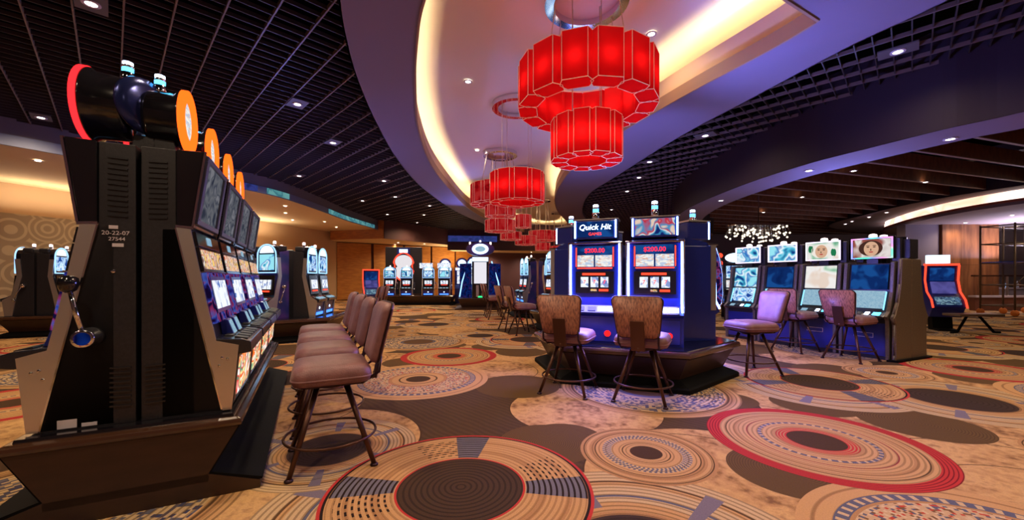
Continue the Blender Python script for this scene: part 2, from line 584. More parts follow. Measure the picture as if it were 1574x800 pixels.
# ------------------------------------------------------------------ carpet
def carpet():
    m = bpy.data.materials.new('patterned_carpet')
    m.use_nodes = True
    nt = m.node_tree
    bs = nt.nodes['Principled BSDF']
    bs.inputs['Roughness'].default_value = .95
    bs.inputs['Specular IOR Level'].default_value = .1
    TX, TY, SH = 5.12, 4.9, 1.2

    class G:
        def __init__(self, tree):
            self.t = tree

        def n(self, ty, **kw):
            nd = self.t.nodes.new(ty)
            for k, v in kw.items():
                setattr(nd, k, v)
            return nd

        def put(self, sock, val):
            if hasattr(val, 'is_output'):
                self.t.links.new(val, sock)
            else:
                sock.default_value = val

        def m(self, op, a, b=0., c=0.):
            nd = self.n('ShaderNodeMath', operation=op)
            self.put(nd.inputs[0], a)
            self.put(nd.inputs[1], b)
            self.put(nd.inputs[2], c)
            return nd.outputs[0]

        def mix(self, f, a, b):
            nd = self.n('ShaderNodeMix', data_type='RGBA')
            self.put(nd.inputs[0], f)
            self.put(nd.inputs[6], a)
            self.put(nd.inputs[7], b)
            return nd.outputs[2]

        def ramp(self, f, stops, const=True):
            nd = self.n('ShaderNodeValToRGB')
            nd.color_ramp.interpolation = 'CONSTANT' if const else 'LINEAR'
            els = nd.color_ramp.elements
            for i, (p, c) in enumerate(stops):
                e = els[i] if i < 2 else els.new(p)
                e.position = p
                e.color = (*lin(c), 1)
            self.put(nd.inputs[0], f)
            return nd.outputs[0]

        def band(self, r, a, b):
            return self.m('MULTIPLY', self.m('GREATER_THAN', r, a), self.m('LESS_THAN', r, b))

    TAN, TAN2, BRN, BRN2, DRK = (196, 150, 98), (176, 130, 84), (92, 66, 42), (74, 52, 34), (44, 32, 26)
    RED, BLU, CRM = (184, 56, 50), (96, 94, 108), (200, 168, 124)
    g = G(nt)
    tc = g.n('ShaderNodeTexCoord')
    mp = g.n('ShaderNodeMapping')
    mp.inputs['Rotation'].default_value = (0, 0, PI / 4)      # e1 = (-.7,.7), e2 = (.7,.7)
    nt.links.new(tc.outputs['Object'], mp.inputs[0])
    P = mp.outputs[0]
    # the rotation maps x,y -> (x-y)/r2 , (x+y)/r2 ; centres below use the same map

    def cen(x, y):
        return ((x - y) / math.sqrt(2), (x + y) / math.sqrt(2))

    wn = g.n('ShaderNodeTexNoise')
    wn.inputs['Scale'].default_value = 1.6
    wn.inputs['Detail'].default_value = 5
    wn.inputs['Distortion'].default_value = 1.2
    nt.links.new(P, wn.inputs['Vector'])
    fn = g.n('ShaderNodeTexNoise')
    fn.inputs['Scale'].default_value = 14
    fn.inputs['Detail'].default_value = 4
    nt.links.new(P, fn.inputs['Vector'])
    mott = g.m('ADD', g.m('MULTIPLY', wn.outputs['Fac'], .6), g.m('MULTIPLY', fn.outputs['Fac'], .4))
    beige = g.ramp(mott, [(.38, (128, 92, 60)), (.46, (180, 136, 88)), (.55, (206, 162, 106)), (.66, (146, 106, 72))], False)

    # groups, one for each kind of roundel: input (P - centre wrapped) / R
    def make(kind):
        tr = bpy.data.node_groups.new('roundel_' + kind, 'ShaderNodeTree')
        tr.interface.new_socket('P', in_out='INPUT', socket_type='NodeSocketVector')
        tr.interface.new_socket('C', in_out='INPUT', socket_type='NodeSocketVector')
        tr.interface.new_socket('R', in_out='INPUT', socket_type='NodeSocketFloat')
        tr.interface.new_socket('Under', in_out='INPUT', socket_type='NodeSocketColor')
        tr.interface.new_socket('Beige', in_out='INPUT', socket_type='NodeSocketColor')
        tr.interface.new_socket('Color', in_out='OUTPUT', socket_type='NodeSocketColor')
        q = G(tr)
        gi = q.n('NodeGroupInput')
        go = q.n('NodeGroupOutput')
        sb = q.n('ShaderNodeVectorMath', operation='SUBTRACT')
        tr.links.new(gi.outputs[0], sb.inputs[0])
        tr.links.new(gi.outputs[1], sb.inputs[1])
        sp = q.n('ShaderNodeSeparateXYZ')
        tr.links.new(sb.outputs[0], sp.inputs[0])
        k = q.m('ROUND', q.m('DIVIDE', sp.outputs[1], TY))
        y = q.m('SUBTRACT', sp.outputs[1], q.m('MULTIPLY', k, TY))
        x = q.m('SUBTRACT', sp.outputs[0], q.m('MULTIPLY', k, SH))
        x = q.m('SUBTRACT', x, q.m('MULTIPLY', q.m('ROUND', q.m('DIVIDE', x, TX)), TX))
        r = q.m('DIVIDE', q.m('SQRT', q.m('ADD', q.m('MULTIPLY', x, x), q.m('MULTIPLY', y, y))), gi.outputs[2])
        mask = q.m('LESS_THAN', r, 1.)
        th = q.m('ADD', q.m('MULTIPLY', q.m('ARCTAN2', y, x), 1 / (2 * PI)), .5)      # 0..1
        # fine concentric threads
        fine = q.m('GREATER_THAN', q.m('FRACT', q.m('MULTIPLY', r, 23.)), .62)
        fine2 = q.m('GREATER_THAN', q.m('FRACT', q.m('MULTIPLY', r, 9.7)), .8)

        def dash(nr, na, thr=.5, stag=True):
            ri = q.m('FLOOR', q.m('MULTIPLY', r, nr))
            a = q.m('MULTIPLY', th, na)
            if stag:
                a = q.m('ADD', a, q.m('MULTIPLY', ri, .37))
            return q.m('LESS_THAN', q.m('FRACT', a), thr)

        def white(nr, na):
            cb = q.n('ShaderNodeCombineXYZ')
            q.put(cb.inputs[0], q.m('FLOOR', q.m('MULTIPLY', r, nr)))
            q.put(cb.inputs[1], q.m('FLOOR', q.m('MULTIPLY', th, na)))
            w = q.n('ShaderNodeTexWhiteNoise', noise_dimensions='3D')
            tr.links.new(cb.outputs[0], w.inputs[0])
            return w.outputs[0]

        def c4(c):
            return (*lin(c), 1)

        if kind == 'beige':
            col = gi.outputs[4]
            col = q.mix(q.m('GREATER_THAN', r, .985), col, c4(BRN2))
        elif kind == 'disc':
            col = q.mix(fine, c4((100, 74, 44)), c4((84, 62, 38)))
        elif kind == 'big':
            col = q.ramp(r, [(0, BRN2), (.475, RED), (.49, TAN), (.60, TAN2), (.66, TAN), (.8, TAN2), (.84, TAN), (.955, DRK), (.975, RED)])
            core = q.mix(fine, c4((74, 54, 38)), c4((56, 42, 31)))
            col = q.mix(q.m('LESS_THAN', r, .47), col, core)
            zone = q.band(r, .5, .95)
            col = q.mix(q.m('MULTIPLY', zone, q.m('MULTIPLY', fine, .5)), col, c4((128, 90, 56)))
            blk = q.m('MULTIPLY', q.m('MULTIPLY', q.band(r, .52, .9), dash(23., 54., .55)),
                      q.m('MULTIPLY', fine, q.m('GREATER_THAN', q.m('FRACT', q.m('ADD', q.m('MULTIPLY', th, 4.), .1)), .58)))
            col = q.mix(blk, col, c4(DRK))
            # four blue-grey spokes
            spoke = q.m('LESS_THAN', q.m('ABSOLUTE', q.m('SUBTRACT', q.m('FRACT', q.m('ADD', q.m('MULTIPLY', th, 4.), 0.)), .5)), .11)
            sc = q.mix(fine, c4((112, 106, 112)), c4(DRK))
            col = q.mix(q.m('MULTIPLY', spoke, q.band(r, .5, .955)), col, sc)
        elif kind == 'red':
            col = q.ramp(r, [(0, BRN2), (.25, RED), (.34, TAN2), (.38, TAN), (.47, BLU), (.505, TAN), (.6, (150, 60, 60)), (.61, TAN), (.7, TAN2),
                             (.74, TAN), (.80, BRN), (.81, TAN), (.865, RED)])
            z = q.m('MULTIPLY', q.band(r, .865, 1.), q.m('GREATER_THAN', q.m('FRACT', q.m('MULTIPLY', r, 36.)), .7))
            col = q.mix(z, col, c4((120, 30, 34)))
            z = q.m('MULTIPLY', q.band(r, .25, .34), q.m('GREATER_THAN', q.m('FRACT', q.m('MULTIPLY', r, 36.)), .6))
            col = q.mix(z, col, c4(TAN2))
            col = q.mix(q.m('MULTIPLY', q.band(r, .34, .865), q.m('MULTIPLY', fine, .45)), col, c4(BRN))
            col = q.mix(q.m('MULTIPLY', q.band(r, .47, .505), dash(10, 40., .35, False)), col, c4(CRM))
        elif kind == 'small':
            col = q.ramp(r, [(0, BRN2), (.24, TAN), (.34, BRN), (.36, TAN), (.52, BLU), (.66, TAN), (.76, BRN), (.78, TAN2), (.86, TAN), (.93, BRN), (.95, TAN2)])
            ck = q.m('MULTIPLY', q.band(r, .52, .66), dash(21., 56., .5))
            col = q.mix(ck, col, c4(CRM))
            col = q.mix(q.m('MULTIPLY', q.band(r, .24, 1.), q.m('MULTIPLY', fine2, .5)), col, c4(BRN))
        elif kind == 'dots':
            col = q.ramp(r, [(0, BRN2), (.17, TAN), (.25, BRN), (.27, TAN), (.36, TAN2), (.40, (180, 90, 70)), (.41, CRM), (.72, TAN2), (.745, BLU), (.82, TAN), (.9, TAN2), (.92, TAN)])
            w = white(52., 190.)
            dc = q.ramp(w, [(0, (196, 160, 118)), (.5, (206, 176, 136)), (.66, BLU), (.80, (184, 70, 50)), (.88, (120, 84, 56))])
            col = q.mix(q.band(r, .41, .72), col, dc)
            col = q.mix(q.m('MULTIPLY', q.band(r, .755, .81), dash(10., 60., .4, False)), col, c4(CRM))
            col = q.mix(q.m('MULTIPLY', q.band(r, .82, 1.), q.m('MULTIPLY', fine2, .35)), col, c4(BRN))
        elif kind == 'blue':
            col = q.ramp(r, [(0, BRN), (.3, BLU), (.36, CRM), (.4, TAN), (.62, BLU), (.66, TAN), (.86, BRN), (.88, TAN2), (.93, TAN)])
            w = white(40., 130.)
            dc = q.ramp(w, [(0, CRM), (.4, BLU), (.7, (70, 70, 96)), (.85, CRM)])
            col = q.mix(q.band(r, .42, .84), col, dc)
            col = q.mix(q.m('MULTIPLY', q.band(r, .3, 1.), q.m('MULTIPLY', fine, .6)), col, c4(BRN))
        else:       # 'rings'
            col = q.ramp(r, [(0, (66, 50, 42)), (.46, TAN2), (.5, TAN), (.6, CRM), (.66, BLU), (.68, CRM), (.8, TAN), (.84, BRN), (.86, CRM)])
            col = q.mix(q.m('MULTIPLY', q.band(r, .46, 1.), q.m('MULTIPLY', fine, .55)), col, c4(BRN))
            col = q.mix(q.m('MULTIPLY', q.band(r, 0., .46), q.m('MULTIPLY', fine, .5)), col, c4(DRK))
            spoke = q.m('LESS_THAN', q.m('ABSOLUTE', q.m('SUBTRACT', q.m('FRACT', q.m('MULTIPLY', th, 6.)), .5)), .06)
            col = q.mix(q.m('MULTIPLY', spoke, q.band(r, .55, .9)), col, c4((120, 108, 118)))
        out = q.mix(mask, gi.outputs[3], col)
        tr.links.new(out, go.inputs[0])
        return tr

    kinds = {k: make(k) for k in ('beige', 'disc', 'big', 'red', 'small', 'dots', 'blue', 'rings')}
    field = g.n('ShaderNodeTexWave', wave_type='RINGS')
    field.inputs['Scale'].default_value = 5.
    field.inputs['Distortion'].default_value = 3.
    nt.links.new(P, field.inputs['Vector'])
    col = g.mix(g.m('MULTIPLY', field.outputs['Fac'], .6), (*lin((86, 64, 44)), 1), (*lin((70, 52, 38)), 1))
    motifs = [
        ('beige', .75, 4.15, .78), ('beige', 1.45, 2.75, .85), ('beige', 3.35, 3.95, .80), ('beige', .5, 1.8, .8), ('beige', 4.4, 3.3, .8),
        ('beige', -.2, 6.1, .9), ('beige', 2.7, 5.9, .85), ('beige', -2.4, 4.2, .8), ('beige', 5.6, 5.3, .8), ('beige', .9, 7.6, .7),
        ('beige', -1.3, 2.2, .7), ('beige', 3.3, 2.2, .7),
        ('disc', .065, 5.03, .53), ('disc', .44, 3.38, .33), ('disc', 3.79, 3.72, .47), ('disc', 1.95, 2.8, .40), ('disc', -.4, 7.9, .4),
        ('disc', 2.4, 4.45, .3), ('disc', 4.6, 5.9, .4),
        ('rings', 3.77, 4.94, .93), ('rings', 4.95, 4.46, .95), ('small', 4.45, 2.95, .45), ('small', 1.0, 5.85, .42),
        ('blue', 1.63, 4.88, 1.02), ('dots', -1.254, 5.355, .93), ('rings', -1.44, 3.17, .66),
        ('red', 2.53, 3.33, .82), ('small', 1.037, 3.097, .50), ('big', -.33, 2.586, .845)]
    for kind, x, y, R in motifs:
        gn = g.n('ShaderNodeGroup')
        gn.node_tree = kinds[kind]
        nt.links.new(P, gn.inputs[0])
        gn.inputs[1].default_value = (*cen(x, y), 0)
        gn.inputs[2].default_value = R
        g.put(gn.inputs[3], col)
        nt.links.new(beige, gn.inputs[4])
        col = gn.outputs[0]
    # yarn speckle
    fy = g.n('ShaderNodeTexNoise')
    fy.inputs['Scale'].default_value = 120
    nt.links.new(P, fy.inputs['Vector'])
    sp = g.m('ADD', g.m('MULTIPLY', fy.outputs['Fac'], .5), .75)
    vm = g.n('ShaderNodeVectorMath', operation='SCALE')
    nt.links.new(col, vm.inputs[0])
    nt.links.new(sp, vm.inputs[3])
    nt.links.new(vm.outputs[0], bs.inputs['Base Color'])
    bp = g.n('ShaderNodeBump')
    bp.inputs['Strength'].default_value = .3
    bp.inputs['Distance'].default_value = .004
    nt.links.new(fy.outputs['Fac'], bp.inputs['Height'])
    nt.links.new(bp.outputs[0], bs.inputs['Normal'])
    return m


fl = MB()
fl.add([(-22, -8, 0), (34, -8, 0), (34, 36, 0), (-22, 36, 0)], [(0, 1, 2, 3)])
tag(fl.build('floor', carpet()), kind='structure')

# ------------------------------------------------------------------ ceiling
MC = dict(
    plenum=mat('black_plenum', (4, 4, 5), .95, spec=.0),
    slat=mat('dark_slat', (52, 40, 40), .5),
    runner=mat('runner_bar', (108, 88, 80), .45),
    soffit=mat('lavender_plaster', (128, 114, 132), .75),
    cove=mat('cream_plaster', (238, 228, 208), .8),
    lip=mat('gold_brown_plaster', (158, 122, 92), .6),
    lip2=mat('cream_fascia', (222, 190, 150), .6),
    purple=mat('plum_fascia', (34, 14, 27), .7),
    band=mat('grey_fascia', (112, 100, 102), .7),
    band2=mat('blue_grey_fascia', (120, 126, 150), .6),
    cream=mat('warm_cream_ceiling', (224, 196, 150), .8),
    beam=mat('orange_wood_beam', (128, 72, 40), .5, noise=(4, (104, 56, 30), (1, 8, 1))),
    beamedge=mat('pale_beam_edge', (150, 130, 128), .5))

ceil = empty('ceiling', (0, 0, 0), kind='structure')
up = MB()
up.add([(-22, -8, 5.9), (34, -8, 5.9), (34, 36, 5.9), (-22, 36, 5.9)], [(3, 2, 1, 0)])
up.build('plenum_deck', MC['plenum'], ceil)

in_grid = lambda p: inside(p, grid_poly) and not inside(p, cove_out)
E1 = (-1 / math.sqrt(2), 1 / math.sqrt(2))
E2 = (1 / math.sqrt(2), 1 / math.sqrt(2))


def bars(pitch, along, across, z0, z1, w, test, polys, rng, off=0.):
    out = []
    n0, n1 = int(rng[0] / pitch), int(rng[1] / pitch)
    for i in range(n0, n1):
        s = i * pitch + off
        a = (across[0] * s - along[0] * 60, across[1] * s - along[1] * 60)
        b = (across[0] * s + along[0] * 60, across[1] * s + along[1] * 60)
        for p, q in clip(a, b, test, polys):
            if math.hypot(q[0] - p[0], q[1] - p[1]) < .15:
                continue
            out.append((p, q))
    out.sort(key=lambda pq: min(math.hypot(*pq[0]), math.hypot(*pq[1]), math.hypot((pq[0][0] + pq[1][0]) / 2, (pq[0][1] + pq[1][1]) / 2)))
    return out


def put_bars(name, lst, z0, z1, w, m, parent, limit):
    rest = MB()
    for i, (p, q) in enumerate(lst):
        dx, dy = q[0] - p[0], q[1] - p[1]
        L = math.hypot(dx, dy)
        nx, ny = -dy / L * w / 2, dx / L * w / 2
        poly = [(p[0] + nx, p[1] + ny), (p[0] - nx, p[1] - ny), (q[0] - nx, q[1] - ny), (q[0] + nx, q[1] + ny)]
        if i < limit:
            MB().slab(poly, z0, z1).build(name, m, parent)
        else:
            rest.slab(poly, z0, z1)
    if rest.v:
        tag(rest.build(name + '_mass', m, parent), kind='stuff')


zg = Z(H_GRID)
slats = bars(.19, E2, E1, 0, 0, 0, in_grid, [grid_poly, cove_out], (-16, 34))
runners = bars(.43, E1, E2, 0, 0, 0, in_grid, [grid_poly, cove_out], (-16, 34), .1)
put_bars('ceiling_slat', slats, zg + .004, zg + .055, .014, MC['slat'], ceil, 240)
put_bars('ceiling_runner', runners, zg - .006, zg + .05, .018, MC['runner'], ceil, 110)

# soffit ring round the cove
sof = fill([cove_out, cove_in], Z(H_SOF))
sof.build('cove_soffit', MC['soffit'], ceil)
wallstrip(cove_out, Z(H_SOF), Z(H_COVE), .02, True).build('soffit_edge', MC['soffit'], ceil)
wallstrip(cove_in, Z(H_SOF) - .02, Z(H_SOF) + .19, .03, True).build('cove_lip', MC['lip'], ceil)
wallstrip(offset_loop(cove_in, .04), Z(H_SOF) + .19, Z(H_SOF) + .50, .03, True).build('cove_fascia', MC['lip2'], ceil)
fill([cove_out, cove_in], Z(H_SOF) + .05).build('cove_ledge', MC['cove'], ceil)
fill([cove_out], Z(H_COVE)).build('cove_ceiling', MC['cove'], ceil)
strip = MB()
lo = offset_loop(cove_in, .16)
li = offset_loop(cove_in, .11)
strip.add([(x, y, Z(H_SOF) + .42) for x, y in lo] + [(x, y, Z(H_SOF) + .42) for x, y in li],
          [(i, (i + 1) % len(lo), len(lo) + (i + 1) % len(lo), len(lo) + i) for i in range(len(lo))])
strip.build('cove_light_strip', glow('warm_cove_light', (255, 222, 170), COVE_E), ceil)

# right: plum fascia, lavender underside
wallstrip(right_edge, Z(2.2), Z(3.7), .02).build('plum_fascia', MC['purple'], ceil)
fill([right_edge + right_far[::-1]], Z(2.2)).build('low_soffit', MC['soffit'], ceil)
wallstrip(right_far, Z(2.2), Z(3.7), .02).build('inner_fascia', MC['purple'], ceil)

# left: grey fascia, cream ceiling
wallstrip(left_edge, Z(2.9), Z(3.6), .03).build('grey_fascia', MC['band'], ceil)
le2 = offset_loop(left_edge, -.0, False)
wallstrip(left_edge, Z(2.68), Z(2.9), .05).build('blue_fascia', MC['band2'], ceil)
fill([left_edge + [(-10.2, 23.2), (-12, 31), (-22, 31), (-22, 1)]], Z(2.72)).build('cream_ceiling', MC['cream'], ceil)
# bulkhead over the gold wall
wallstrip([(-10.4, 22.95), (-7.1, 22.2)], Z(2.2), Z(3.6), .04).build('orange_bulkhead', mat('orange_wood', (176, 104, 40), .5, noise=(3, (150, 86, 34), (1, 1, 6))), ceil)
wallstrip([(-7.1, 22.2), (-4.25, 26.4)], Z(2.2), Z(3.6), .04).build('brown_bulkhead', mat('brown_bulkhead', (110, 72, 66), .6), ceil)
fill([[(-10.4, 22.95), (-7.1, 22.2), (-4.25, 26.4), (-4, 33), (-12, 33)]], Z(2.2)).build('low_cream_ceiling', MC['cream'], ceil)
wallstrip([(-4.25, 26.4), (5.5, 27.5), (10, 27)], Z(1.85), Z(3.6), .05).build('far_bulkhead', mat('plum_bulkhead', (74, 44, 62), .6), ceil)
fill([[(-4.25, 26.4), (5.5, 27.5), (10, 27), (10, 33), (-4, 33)]], Z(1.9)).build('far_ceiling', MC['cream'], ceil)

# right: curved dropped ceiling with a back-lit stone band
C1 = catmull([(18.5, 7.0), (16.6, 10.2), (15.6, 12.3), (15.25, 14.4), (15.4, 16.2), (15.9, 18.2), (16.6, 20.8), (18.2, 22.8), (21, 24), (30, 25)], 5)
C2 = catmull([(19.4, 7.4), (17.4, 10.4), (16.35, 12.6), (16.3, 14.4), (16.9, 16.5), (17.9, 18.6), (19.2, 20.6), (21.5, 22), (30, 23)], 5)
wallstrip(C1, Z(2.85), Z(3.9), .05).build('curved_plum_fascia', MC['purple'], ceil)
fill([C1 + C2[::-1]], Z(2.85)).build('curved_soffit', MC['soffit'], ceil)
stone = art('backlit_onyx', [(255, 214, 190), (255, 236, 220), (240, 180, 150), (255, 232, 215)], .5, 2.6, const=False)
wallstrip(C2, Z(2.56), Z(2.85), .05).build('backlit_band', stone, ceil)
wallstrip(offset_loop(C2, -.06, False), Z(2.48), Z(2.56), .12).build('red_band_trim', mat('red_brown_trim', (150, 78, 66), .5), ceil)
wallstrip(offset_loop(C2, -.02, False), Z(2.38), Z(2.48), .06).build('lavender_band', MC['soffit'], ceil)
fill([C2 + [(34, 23), (34, 7)]], Z(2.4)).build('lounge_ceiling', mat('grey_ceiling', (170, 158, 158), .8), ceil)

# wood beams between the plum soffit and the curved ceiling
lounge = C1 + [(34, 26), (34, 5)]
beamzone = right_far + [(34, 31), (34, 0)]
in_beam = lambda p: inside(p, beamzone) and not inside(p, lounge)
bl = bars(.95, (.955, .296), (-.296, .955), 0, 0, 0, in_beam, [beamzone, lounge], (-8, 30), .3)
for p, q in bl:
    dx, dy = q[0] - p[0], q[1] - p[1]
    L = math.hypot(dx, dy)
    nx, ny = -dy / L * .035, dx / L * .035
    poly = [(p[0] + nx, p[1] + ny), (p[0] - nx, p[1] - ny), (q[0] - nx, q[1] - ny), (q[0] + nx, q[1] + ny)]
    b = MB().slab(poly, Z(2.92), Z(3.28)).slab([(x, y) for x, y in poly], Z(2.9), Z(2.92), 1)
    b.build('ceiling_beam', [MC['beam'], MC['beamedge']], ceil)
cr = bars(3.1, (-.296, .955), (.955, .296), 0, 0, 0, in_beam, [beamzone, lounge], (2, 34), .4)
put_bars('cross_duct', cr, Z(3.35), Z(3.6), .3, MC['slat'], ceil, 20)

# ------------------------------------------------------------------ walls
wl = empty('wall_left', (0, 0, 0), kind='structure')
m_beige = mat('beige_wall', (200, 168, 128), .8)


def pattern_wall():
    m = mat('ogee_wallpaper', (176, 156, 124), .7)
    nt = m.node_tree
    b = nt.nodes['Principled BSDF']
    tc = nt.nodes.new('ShaderNodeTexCoord')
    v = nt.nodes.new('ShaderNodeTexVoronoi')
    v.inputs['Scale'].default_value = 1.5
    v.inputs['Randomness'].default_value = .3
    s = nt.nodes.new('ShaderNodeMath')
    s.operation = 'SINE'
    k = nt.nodes.new('ShaderNodeMath')
    k.operation = 'MULTIPLY'
    k.inputs[1].default_value = 34
    r = nt.nodes.new('ShaderNodeValToRGB')
    r.color_ramp.elements[0].color = (*lin((150, 132, 108)), 1)
    r.color_ramp.elements[1].color = (*lin((182, 164, 134)), 1)
    r.color_ramp.elements[0].position = .2
    r.color_ramp.elements[1].position = .45
    nt.links.new(tc.outputs['Object'], v.inputs['Vector'])
    nt.links.new(v.outputs['Distance'], k.inputs[0])
    nt.links.new(k.outputs[0], s.inputs[0])
    nt.links.new(s.outputs[0], r.inputs[0])
    nt.links.new(r.outputs[0], b.inputs['Base Color'])
    return m


WL = [(-17.5, 1), (-14.2, 12), (-10.5, 24)]
wallstrip(WL, 0, Z(2.75), -.1).build('upper_wall', m_beige, wl)
wallstrip([(-17.2, 2), (-14.05, 12.05), (-12.2, 18)], 0, 3.2, -.06).build('papered_panel', pattern_wall(), wl)
wallstrip([(-17.3, 1), (-14.3, 10.7)], 3.3, 4.1, .9).build('wall_bulkhead', m_beige, wl)
MB().box(-.55, .55, -.2, .2, 0, 3.25, 0, Matrix.Translation((-14.7, 10.6, 0)) @ Matrix.Rotation(-.3, 4, 'Z')).build(
    'wood_pilaster', mat('orange_panel', (196, 132, 66), .5, noise=(3, (170, 108, 52), (1, 1, 8))), wl)
wb = empty('wall_back', (0, 0, 0), kind='structure')
MB().box(-12, 14, 33, 33.2, 0, 4.0).build('back_wall', mat('tan_back_wall', (188, 158, 118), .8), wb)
gold = mat('gold_panel', (198, 134, 58), .5, noise=(2.5, (176, 112, 46), (1, 1, 5)))
for (a, b) in (((-10.5, 24.0), (-8.9, 25.2)), ((-8.75, 25.3), (-7.2, 26.3)), ((-7.05, 26.4), (-5.6, 27.4)), ((-5.5, 27.5), (-4.1, 28.4)), ((-4.0, 28.5), (-2.9, 29.2))):
    wallstrip([a, b], .05, Z(2.15), .06).build('wall_panel', gold, wb)
wallstrip([(-10.6, 24.1), (-2.9, 29.4)], 0, Z(2.2), .02).build('panel_backing', mat('dark_red_joint', (84, 40, 30), .6), wb)
wallstrip([(-2.7, 29.3), (1.5, 30.5), (10.5, 30)], 0, Z(2.0), .05).build('plum_wall', mat('plum_wall', (84, 52, 58), .7), wb)
wr = empty('wall_right', (0, 0, 0), kind='structure')
MB().box(10.5, 34, 26, 26.2, 0, 4.2).build('far_right_wall', mat('grey_wall', (120, 108, 118), .8), wr)
MB().box(17.6, 19.1, 17.9, 18.3, 0, Z(2.4)).build('grey_wall_panel', mat('grey_lavender_panel', (132, 122, 138), .6), wr)
wood = mat('walnut_panel', (150, 98, 60), .45, noise=(2.2, (112, 70, 42), (3, 3, .35)))
for i in range(3):
    x = 19.15 + i * .84
    MB().box(x, x + .83, 17.8, 18.1, 0, 1.95).build('wood_wall_panel', wood, wr)
    MB().box(x, x + .83, 17.8, 18.1, 1.96, Z(2.4)).build('wood_wall_panel', wood, wr)
MB().box(21.7, 34, 20.5, 20.7, 0, Z(2.4)).build('recess_wall', mat('taupe_wall', (150, 134, 124), .8), wr)
ws = MB().box(-22, 34, -8.1, -8, 0, 5.9)
tag(ws.build('wall_front', m_beige), kind='structure')
MB().box(33.9, 34, -8, 36, 0, 5.9).build('side_wall', bpy.data.materials['grey_wall'], wr)
MB().box(-22.1, -22, -8, 36, 0, 5.9).build('side_wall', m_beige, wl)
MB().box(-22, -17.4, .9, 1.0, 0, 5.9).build('return_wall', m_beige, wl)

# ------------------------------------------------------------------ recessed lamps
def U(x, y):
    return 787 + 615 * x / y


lamp_spots = []


def lamp_proto():
    t = empty('ceiling_light')
    MB().ringband(.055, .085, -.012, 0, 20).build('trim_ring', M['label'], t)
    MB().lathe([(.056, -.004), (.056, .0)], 16).build('lens', M['white'], t)
    return t


LP = lamp_proto()
PT = empty('ceiling_light')
MB().box(-.21, .21, -.14, .14, 0, .02).build('cover_plate', mat('grey_plate', (92, 84, 84), .6), PT)
MB().ringband(.055, .085, -.012, 0, 20).build('trim_ring', M['label'], PT)
MB().lathe([(.056, -.004), (.056, .0)], 16).build('lens', M['white'], PT)
first = {id(LP): True, id(PT): True}


def lamps(pts, h, proto, where, group, cat='ceiling light', power=SPOT_W, color=(1, .75, .50), every=1):
    pts = sorted(pts, key=lambda p: math.hypot(*p))
    for i, (x, y) in enumerate(pts):
        if first.get(id(proto)):
            o = proto
            first[id(proto)] = False
        else:
            o = copy_tree(proto)
        o.location = (x, y, Z(h) - .004)
        o.rotation_euler = (0, 0, -PI / 4 if proto is PT else 0)
        tag(o, 'recessed downlight in %s, %s' % (where, 'nearest the camera' if i == 0 else '%s nearest' % ORD[i]), cat, group)
        if i % every == 0:
            aim_spot('downlight', (x, y, Z(h) - .04), None, power, color)


grid_l = [(-4.86, 4.62), (-9.3, 7.9), (-6.68, 6.35), (-3.91, 7.29), (-4.19, 9.37), (-6.6, 12.4), (-4.17, 13.03), (-6.13, 16.4), (-4.55, 15.6),
          (-6.2, 19.9), (-4.4, 20.0), (-3.6, 17.5), (-5.4, 22.8)]
lamps(grid_l, 3.18, PT, 'the slatted ceiling left of the cove', 'downlights in the slatted ceiling on the left')
lamps([(3.75 + .55, 8.9), (3.75, 10.9), (4.2, 14.6), (4.0, 12.6), (4.6, 18.5), (5.4, 5.6)], 3.18, PT, 'the dark slatted ceiling behind the pod',
      'downlights in the slatted ceiling on the right', power=60)
lamps([(-.9, 8.2), (-1.1, 12.6), (.9, 15.5), (1.0, 19.5), (2.3, 6.6)], 4.04, LP, 'the cream cove ceiling', 'downlights in the cove ceiling', power=60)
lamps([(6.05, 8.15), (6.9, 6.3), (5.9, 11.3), (7.5, 4.9), (6.3, 14.0), (7.7, 17.4)], 2.2, LP, 'the low lavender soffit on the right', 'downlights in the lavender soffit', power=50)
lamps([(-10.9, 9.2), (-12.2, 12.2), (-9.6, 12.4), (-10.4, 15.0), (-9.4, 16.6), (-9.0, 19.2), (-10.2, 18.6), (-9.3, 21.2), (-11.5, 14.6), (-8.5, 15.0), (-12.7, 9.7), (-11.3, 17.1)],
      2.71, LP, 'the cream ceiling at the left', 'downlights in the cream ceiling on the left', power=70, every=2)
lamps([(17.0, 20.0), (16.6, 18.6), (17.5, 21.0), (16.2, 17.3)], 2.84, LP, 'the curved soffit on the right', 'downlights in the curved soffit', power=40, every=2)
lamps([(19.0, 15.2), (21.0, 16.8), (18.0, 12.4), (22.6, 14.0), (19.6, 17.3)], 2.39, LP, 'the lounge ceiling at the far right', 'downlights in the lounge ceiling', power=90)
lamps([(9.17, 10.74), (8.4, 7.6), (10.3, 14.2), (12.4, 12.0), (11, 17.5), (13.5, 9.0)], 2.89, LP, 'the beamed ceiling on the right', 'downlights between the wood beams', power=80)
lamps([(-7.0, 24.6), (-5.6, 25.6), (-7.6, 26.0)], 2.19, LP, 'the low cream ceiling before the gold wall', 'downlights before the gold wall', power=130)  # lamps added to brighten the dim back of the room
lamps([(-1.6, 28.6), (1.4, 29.2), (4.4, 29.2)], 1.89, LP, 'the low far ceiling before the plum wall', 'downlights before the plum wall', power=200)  # added as well, to lift the dark far end
